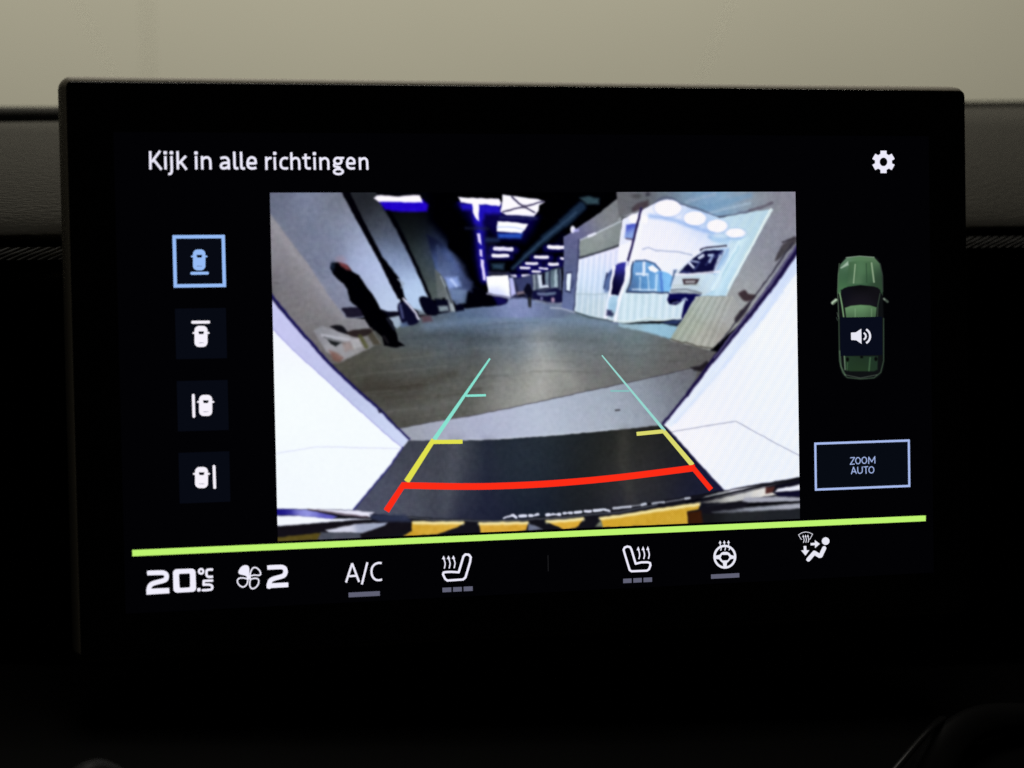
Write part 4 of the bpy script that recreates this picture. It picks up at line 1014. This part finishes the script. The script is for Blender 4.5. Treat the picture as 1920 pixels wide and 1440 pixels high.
# ------------------------------------------------------------------ the four view buttons
B0, B1 = -.6625, -.5743
TT = ((-.2341, -.145), (-.1069, -.0184), (.0201, .1084), (.1462, .2353))
labels = ('selected rear view button framed in light blue', 'front view button', 'left side view button', 'right side view button')
sheets = ((310, 430), (310, 430), (310, 700), (310, 700))
cars = ((351, 318, 66, 110, 281), (370, 1112, 69, 111, 1075), (418, 333, 70, 111, 295), (375, 1081, 69, 111, 1042))
bars = (((274, 457), (437, 455)), ((284, 965), (450, 963)), ((290, 228), (296, 446)), ((505, 966), (512, 1184)))
for i in range(4):
    tile = rect_uv('view_button', B0, TT[i][0], B1, TT[i][1], 'tile', glow(TILE), ts, labels[i])
    c = SKYB if i == 0 else (246, 242, 252)
    if i == 0: frame_uv('frame', B0 - .0012, TT[0][0] - .0012, B1 + .0012, TT[0][1] + .0012, .0058, 'ink', glow(SKYB), tile)
    I = Ink(*sheets[i], 5.538); x, y, hx, hy, my = cars[i]; r = 50
    I.poly([(x - hx + r, y - hy + r), (x + hx - r, y - hy + r), (x + hx - r, y + hy - r), (x - hx + r, y + hy - r)], r)
    I.poly([(x - hx - 12, my - 2), (x + hx + 12, my - 2), (x + hx + 12, my + 4), (x - hx - 12, my + 4)], 8)
    I.poly([(x - 22, my - 10), (x + 26, my - 10), (x + 20, my + 8), (x - 16, my + 8)], 4, cut=True)
    I.build('car_symbol', 'ink', glow(c), tile, None, 0.4)
    J = Ink(*sheets[i], 5.538); J.stroke([(x - 22, y + 65), (x + 26, y + 65)], 9); J.build('tail_line', 'over', glow((96, 100, 130)), tile, None, 0.4)
    J = Ink(*sheets[i], 5.538); J.stroke(bars[i], 33); J.build('side_bar', 'ink', glow(c), tile, None, 0.4)

# ------------------------------------------------------------------ top view of the green car
ua, va = unproj(1553, 462); ub, vb = unproj(1676, 728)
cp = Picture(float(ua), float(va), float(ub), float(vb), 150, 300, (2, 2, 4))
cp.sheet(1530, 460, 5.54)
cp.poly([(330, 120), (600, 120), (660, 180), (690, 300), (692, 520), (700, 760), (705, 1200), (680, 1320), (600, 1385), (330, 1385), (265, 1320), (240, 1200), (235, 760), (225, 520), (230, 300), (265, 180)], (14, 16, 18), 2.5, curve=True)
cp.poly([(320, 125), (450, 112), (600, 122), (660, 190), (685, 300), (690, 480), (690, 520), (640, 440), (460, 415), (290, 445), (250, 500), (224, 500), (228, 300), (250, 200)],
        [(300, 200, (96, 128, 104)), (450, 150, (84, 122, 84)), (600, 170, (92, 122, 90)), (280, 300, (62, 100, 70)), (300, 400, (74, 116, 78)), (460, 240, (80, 118, 84)), (460, 380, (58, 92, 66)), (600, 250, (62, 96, 68)), (640, 400, (46, 70, 50)), (670, 300, (40, 58, 46)), (350, 330, (44, 74, 54)), (250, 300, (60, 90, 66))], 1.6)
cp.poly([(345, 175), (450, 158), (580, 172), (600, 260), (605, 385), (460, 400), (320, 400), (330, 260)], [(360, 200, (60, 92, 62)), (450, 220, (84, 122, 88)), (400, 380, (96, 130, 96)), (540, 380, (56, 88, 62)), (560, 200, (64, 98, 66)), (340, 340, (50, 82, 58))], 2.5, .85)
cp.line([(405, 200), (388, 390)], 2.4, (142, 168, 136), 1.4, .9); cp.line([(575, 185), (600, 380)], 3, (150, 172, 142), 1.6, .85)
cp.line([(520, 190), (525, 385)], 2, (44, 70, 50), 1.4, .7)
cp.poly([(250, 235), (330, 165), (335, 205), (262, 240)], (172, 194, 176), 2, .85)
cp.line([(310, 128), (450, 112), (600, 124)], 1.5, (150, 168, 152), 1.2, .7)
cp.line([(240, 190), (228, 320), (222, 480), (235, 760)], 1.5, (96, 120, 96), 1.2, .8); cp.line([(664, 190), (690, 320), (692, 480)], 1.5, (60, 72, 64), 1.2, .7)
cp.poly([(255, 465), (330, 430), (460, 415), (600, 428), (665, 462), (650, 560), (630, 630), (460, 615), (295, 640), (275, 560)], [(460, 440, (8, 8, 10)), (300, 480, (14, 14, 22)), (460, 560, (26, 24, 32)), (620, 480, (16, 15, 20)), (460, 600, (22, 20, 28))], 1.8)
cp.line([(245, 500), (268, 620), (285, 740)], 2.6, (120, 158, 116), 1.4); cp.line([(664, 500), (640, 620), (636, 740)], 1.6, (52, 68, 56), 1.4)
cp.poly([(298, 650), (360, 628), (460, 618), (560, 624), (628, 645), (618, 760), (312, 760)], [(330, 670, (110, 150, 108)), (460, 650, (104, 146, 102)), (600, 660, (88, 124, 86)), (460, 740, (72, 104, 74)), (340, 740, (60, 88, 62)), (590, 740, (58, 84, 60))], 1.6)
cp.line([(405, 660), (405, 745)], 1.6, (140, 176, 136), 1.4, .5); cp.line([(575, 660), (575, 745)], 1.6, (134, 168, 130), 1.4, .5)
cp.line([(172, 598), (205, 570)], 6, (176, 198, 172), 2); cp.line([(180, 604), (225, 572)], 2, (60, 80, 60), 1.5, .8)
cp.line([(705, 556), (740, 585)], 4.5, (70, 82, 72), 2); cp.line([(702, 556), (712, 564)], 2, (150, 160, 150), 1.5, .7)
cp.line([(235, 760), (238, 960), (242, 1200), (275, 1320), (320, 1372), (460, 1388), (600, 1376), (670, 1320), (700, 1200), (700, 760)], 1.6, (66, 88, 68), 1.4, .9)
cp.line([(245, 1100), (258, 1260), (300, 1345)], 2.4, (92, 122, 94), 1.8, .7)
cp.poly([(290, 1150), (640, 1150), (636, 1290), (600, 1308), (350, 1308), (305, 1290)], [(330, 1200, (34, 56, 38)), (460, 1180, (30, 46, 34)), (460, 1280, (36, 58, 36)), (600, 1200, (32, 52, 38))], 1.8)
cp.line([(292, 1150), (300, 1290)], 2, (130, 158, 130), 1.5, .8); cp.line([(560, 1170), (548, 1300)], 2.4, (76, 112, 78), 1.8, .8); cp.line([(325, 1220), (320, 1300)], 1.5, (70, 104, 72), 1.4, .7)
cp.oval((325, 1185), 16, 22, (8, 10, 10), 1.5); cp.oval((620, 1180), 16, 22, (8, 10, 10), 1.5); cp.oval((472, 1160), 16, 14, (8, 10, 10), 1.5)
cp.line([(300, 1345), (460, 1378), (630, 1345)], 1.4, (120, 136, 120), 1.2, .5)
cp.line([(218, 700), (228, 740)], 1.2, (110, 126, 110), 1.2, .7); cp.line([(212, 750), (222, 780)], 1.4, (80, 96, 84), 1.2, .7)
carp = cp.build('car_picture', 'pic', ts, 'top view of a green car')
uu, vv = zip(*[unproj(x, y) for x, y in ((1574, 595), (1653, 594), (1576, 668), (1654, 665))])
snd = rect_uv('sound_button', float(uu[0] + uu[2]) / 2, float(vv[0] + vv[1]) / 2, float(uu[1] + uu[3]) / 2, float(vv[2] + vv[3]) / 2, 'tile', glow((8, 12, 26)), ts, 'dark sound button over the green car')
I = Ink(1530, 460, 5.54)
I.poly([(360, 908), (410, 905), (465, 868), (468, 1022), (415, 985), (362, 982)], 3)
arc = lambda c, r, a0, a1: [(c[0] + r * math.cos(math.radians(a0 + (a1 - a0) * k / 10)), c[1] + r * 1.02 * math.sin(math.radians(a0 + (a1 - a0) * k / 10))) for k in range(11)]
I.stroke(arc((478, 944), 36, -72, 72), 22, butt=True); I.stroke(arc((478, 944), 80, -62, 62), 25, butt=True)
I.build('speaker_symbol', 'ink', glow((232, 232, 244)), snd, None, 0.4)

# ------------------------------------------------------------------ zoom button
zb = rect_uv('zoom_button', .524, .1667, .717, .2563, 'tile', glow((7, 11, 19)), ts, 'zoom button reading ZOOM AUTO')
frame_uv('frame', .523, .1657, .718, .2573, .0042, 'ink', glow(PALE), zb)
I = Ink(1510, 810, 8)
for st in ([(664, 386), (733, 381), (668, 484), (738, 479)], [(944, 480), (946, 376), (990, 446), (1036, 369), (1037, 474)], [(684, 634), (716, 524), (762, 628)], [(695, 597), (750, 594)], [(862, 524), (938, 518)], [(901, 522), (906, 628)]):
    I.stroke(st, 18, butt=True)
I.ring((784, 429), 35, 47, 18); I.ring((878, 424), 36, 47, 18); I.ring((985, 567), 37, 47, 18)
I.stroke([(779, 519), (782, 590), (794, 614), (816, 620), (838, 608), (848, 585), (846, 515)], 18, curve=True, butt=True)
I.build('caption', 'ink', glow(PALE), zb, 'caption reading ZOOM AUTO', 0.3)

# ------------------------------------------------------------------ climate bar
rect_uv('accent_line', -.7461, .3135, .7491, .3245, 'ink', glow((190, 244, 112)), ts, 'lime green line across the lower display')
I = Ink(240, 1020, 6)
D2 = lambda dx, dy: [[(240 + dx, 324 + dy), (340 + dx, 321 + dy), (395 + dx, 322 + dy), (426 + dx, 338 + dy), (434 + dx, 366 + dy), (424 + dx, 396 + dy), (392 + dx, 412 + dy), (300 + dx, 436 + dy), (256 + dx, 458 + dy), (238 + dx, 492 + dy), (236 + dx, 540 + dy)]]
I.stroke(D2(0, 0)[0], 56, curve=True); I.poly([(210, 566), (208, 506), (460, 494), (464, 550)], 4); I.stroke([(214, 326), (260, 324)], 54, butt=True)
I.poly([(550, 326), (715, 320), (722, 492), (555, 502)], 46); I.poly([(590, 350), (680, 346), (682, 470), (596, 476)], 15, cut=True)
I.ring((822, 306), 25, 26, 27)
I.stroke([(958, 286), (905, 287), (886, 298), (882, 326), (886, 354), (906, 368), (958, 366)], 31, curve=True, butt=True)
I.poly([(790, 506), (804, 505), (804, 520), (790, 521)], 14)
I.stroke([(946, 410), (862, 413)], 30); I.stroke([(852, 414), (850, 455)], 30); I.stroke([(850, 457), (905, 455), (938, 464), (948, 486), (938, 507), (905, 515), (840, 518)], 30, curve=True)
I.build('temperature_reading', 'ink', glow((240, 238, 252)), ts, 'temperature reading 20.5 degrees C', 0.4)
I = Ink(240, 1020, 6)
I.poly([(1356, 366), (1310, 350), (1258, 338), (1243, 314), (1262, 270), (1298, 242), (1340, 240), (1360, 262), (1363, 310)], 3, curve=True)
for q in ([(1376, 352), (1382, 306), (1406, 268), (1442, 266), (1478, 296), (1491, 334), (1474, 350), (1420, 348)], [(1384, 394), (1432, 384), (1466, 398), (1466, 446), (1434, 488), (1394, 500), (1370, 468), (1372, 420)], [(1340, 392), (1290, 380), (1244, 388), (1230, 424), (1256, 466), (1298, 482), (1332, 456), (1346, 420)]):
    I.stroke(q, 19, curve=True, closed=True)
I.disc((1358, 374), 26)
I.build('fan_symbol', 'ink', glow((240, 238, 252)), ts, 'fan symbol with one filled blade', 0.35)
I = Ink(240, 1020, 6)
I.stroke([(1592, 262), (1690, 258), (1738, 260), (1764, 278), (1771, 312), (1758, 346), (1726, 364), (1640, 388), (1604, 408), (1590, 440), (1588, 478)], 54, curve=True)
I.stroke([(1564, 264), (1610, 261)], 52, butt=True); I.poly([(1562, 492), (1562, 446), (1798, 434), (1800, 480)], 5)
I.build('fan_speed', 'ink', glow((240, 238, 252)), ts, 'fan speed digit 2', 0.4)

def pxrect(name, quad, layer, material, parent):
    q = np.array(quad, float); u, v = unproj(q[:, 0], q[:, 1])
    return rect_uv(name, float(u[0] + u[3]) / 2, float(v[0] + v[1]) / 2, float(u[1] + u[2]) / 2, float(v[2] + v[3]) / 2, layer, material, parent)
def sheetq(ox, oy, k, pts): return [(ox + x / k, oy + y / k) for x, y in pts]

I = Ink(630, 1020, 6.857)
for st in ([(126, 495), (206, 248)], [(206, 248), (296, 488)], [(166, 412), (268, 406)], [(330, 520), (402, 232)]): I.stroke(st, 31, butt=True)
I.disc((206, 256), 15)
I.stroke([(588, 244), (545, 242), (500, 258), (464, 300), (454, 356), (466, 412), (500, 452), (545, 464), (592, 454)], 31, curve=True, butt=True)
ac = I.build('air_conditioning_text', 'ink', glow((236, 234, 248)), ts, 'white A/C lettering', 0.4)
pxrect('indicator', sheetq(630, 1020, 6.857, [(160, 625), (562, 602), (562, 662), (160, 685)]), 'ink', glow(GREY), ac)

def arrows(I, heads, hw, hh, tail, w):
    for (hx, hy) in heads:
        I.poly([(hx, hy), (hx - hw, hy + hh), (hx + hw, hy + hh)], 1.5)
        I.stroke([(hx + a, hy + b) for a, b in tail], w, curve=True, butt=True)
I = Ink(630, 1020, 6.857)
I.stroke([(1400, 360), (1480, 356), (1575, 362), (1605, 262), (1636, 158), (1662, 132), (1705, 136), (1730, 168), (1722, 226), (1662, 428), (1632, 454), (1430, 468), (1402, 448), (1374, 392), (1380, 366)], 33, closed=True)
arrows(I, [(1381, 146), (1444, 144), (1507, 142)], 23, 48, [(2, 40), (16, 82), (20, 115), (8, 170)], 20)
sh = I.build('seat_heating_symbol', 'ink', glow(WHITE), ts, 'left seat heating symbol', 0.35)
for q in ([(1365, 562), (1480, 555), (1480, 613), (1368, 620)], [(1503, 555), (1617, 549), (1614, 607), (1503, 612)], [(1638, 548), (1756, 541), (1753, 600), (1640, 606)]):
    pxrect('indicator', sheetq(630, 1020, 6.857, q), 'ink', glow(GREY), sh)
I = Ink(1010, 1000, 8.348)
I.stroke([(1325, 255), (1342, 220), (1385, 204), (1426, 214), (1446, 248), (1514, 474), (1600, 452), (1700, 450), (1738, 462), (1746, 496), (1722, 560), (1690, 582), (1450, 592), (1420, 572), (1340, 310)], 39, closed=True)
arrows(I, [(1554, 198), (1630, 196), (1704, 194)], 27, 66, [(2, 56), (18, 104), (22, 150), (8, 206)], 25)
sh = I.build('seat_heating_symbol', 'ink', glow(WHITE), ts, 'right seat heating symbol', 0.35)
for q in ([(1317, 710), (1450, 703), (1450, 772), (1320, 778)], [(1476, 702), (1610, 695), (1610, 764), (1478, 770)], [(1636, 694), (1770, 687), (1770, 757), (1637, 763)]):
    pxrect('indicator', sheetq(1010, 1000, 8.348, q), 'ink', glow(GREY), sh)
pxrect('separator', sheetq(1010, 1000, 8.348, [(136, 340), (148, 340), (152, 592), (140, 592)]), 'ink', glow((30, 30, 32)), ts)
I = Ink(1310, 990, 7.385)
I.ring((358, 396), 143, 150, 36)
I.poly([(222, 384), (286, 372), (312, 340), (340, 330), (388, 330), (420, 346), (440, 374), (492, 386), (492, 420), (436, 428), (404, 466), (386, 480), (380, 536), (340, 536), (332, 482), (300, 458), (280, 430), (222, 424)], 4)
I.poly([(326, 384), (392, 384), (406, 404), (388, 432), (332, 434), (316, 408)], 12, cut=True)
I.add_tail = None
for k in range(3):
    x = 292 + 58 * k; y = 168 - 2 * k
    I.poly([(x, y), (x - 21, y + 44), (x + 21, y + 44)], 1.5); I.stroke([(x, y + 30), (x + 3, y + 72)], 17)
    I.stroke([(x + 10, y + 88), (x + 16, y + 112), (x + 6, y + 146)], 18, curve=True, butt=True)
sw = I.build('steering_wheel_heating_symbol', 'ink', glow((232, 232, 244)), ts, 'heated steering wheel symbol', 0.35)
pxrect('indicator', sheetq(1310, 990, 7.385, [(165, 642), (558, 622), (558, 682), (168, 702)]), 'ink', glow(GREY), sw)
I = Ink(1310, 990, 7.385)
I.stroke([(1422, 156), (1410, 150), (1378, 92), (1425, 64), (1476, 53), (1530, 62), (1572, 84), (1536, 152), (1526, 154)], 13)
arrows(I, [(1443, 90), (1475, 88), (1507, 86)], 15, 34, [(0, 28), (10, 62), (10, 88), (0, 114)], 15)
I.disc((1753, 180), 55)
I.stroke([(1733, 278), (1684, 382), (1668, 384), (1596, 340), (1514, 434)], 62)
I.stroke([(1542, 223), (1612, 220)], 38, butt=True); I.poly([(1603, 166), (1672, 219), (1606, 276)], 3)
I.stroke([(1466, 245), (1470, 316)], 42, butt=True); I.poly([(1414, 309), (1526, 306), (1473, 380)], 3)
I.build('airflow_symbol', 'ink', glow((232, 232, 244)), ts, 'airflow symbol with seated figure and windscreen', 0.35)
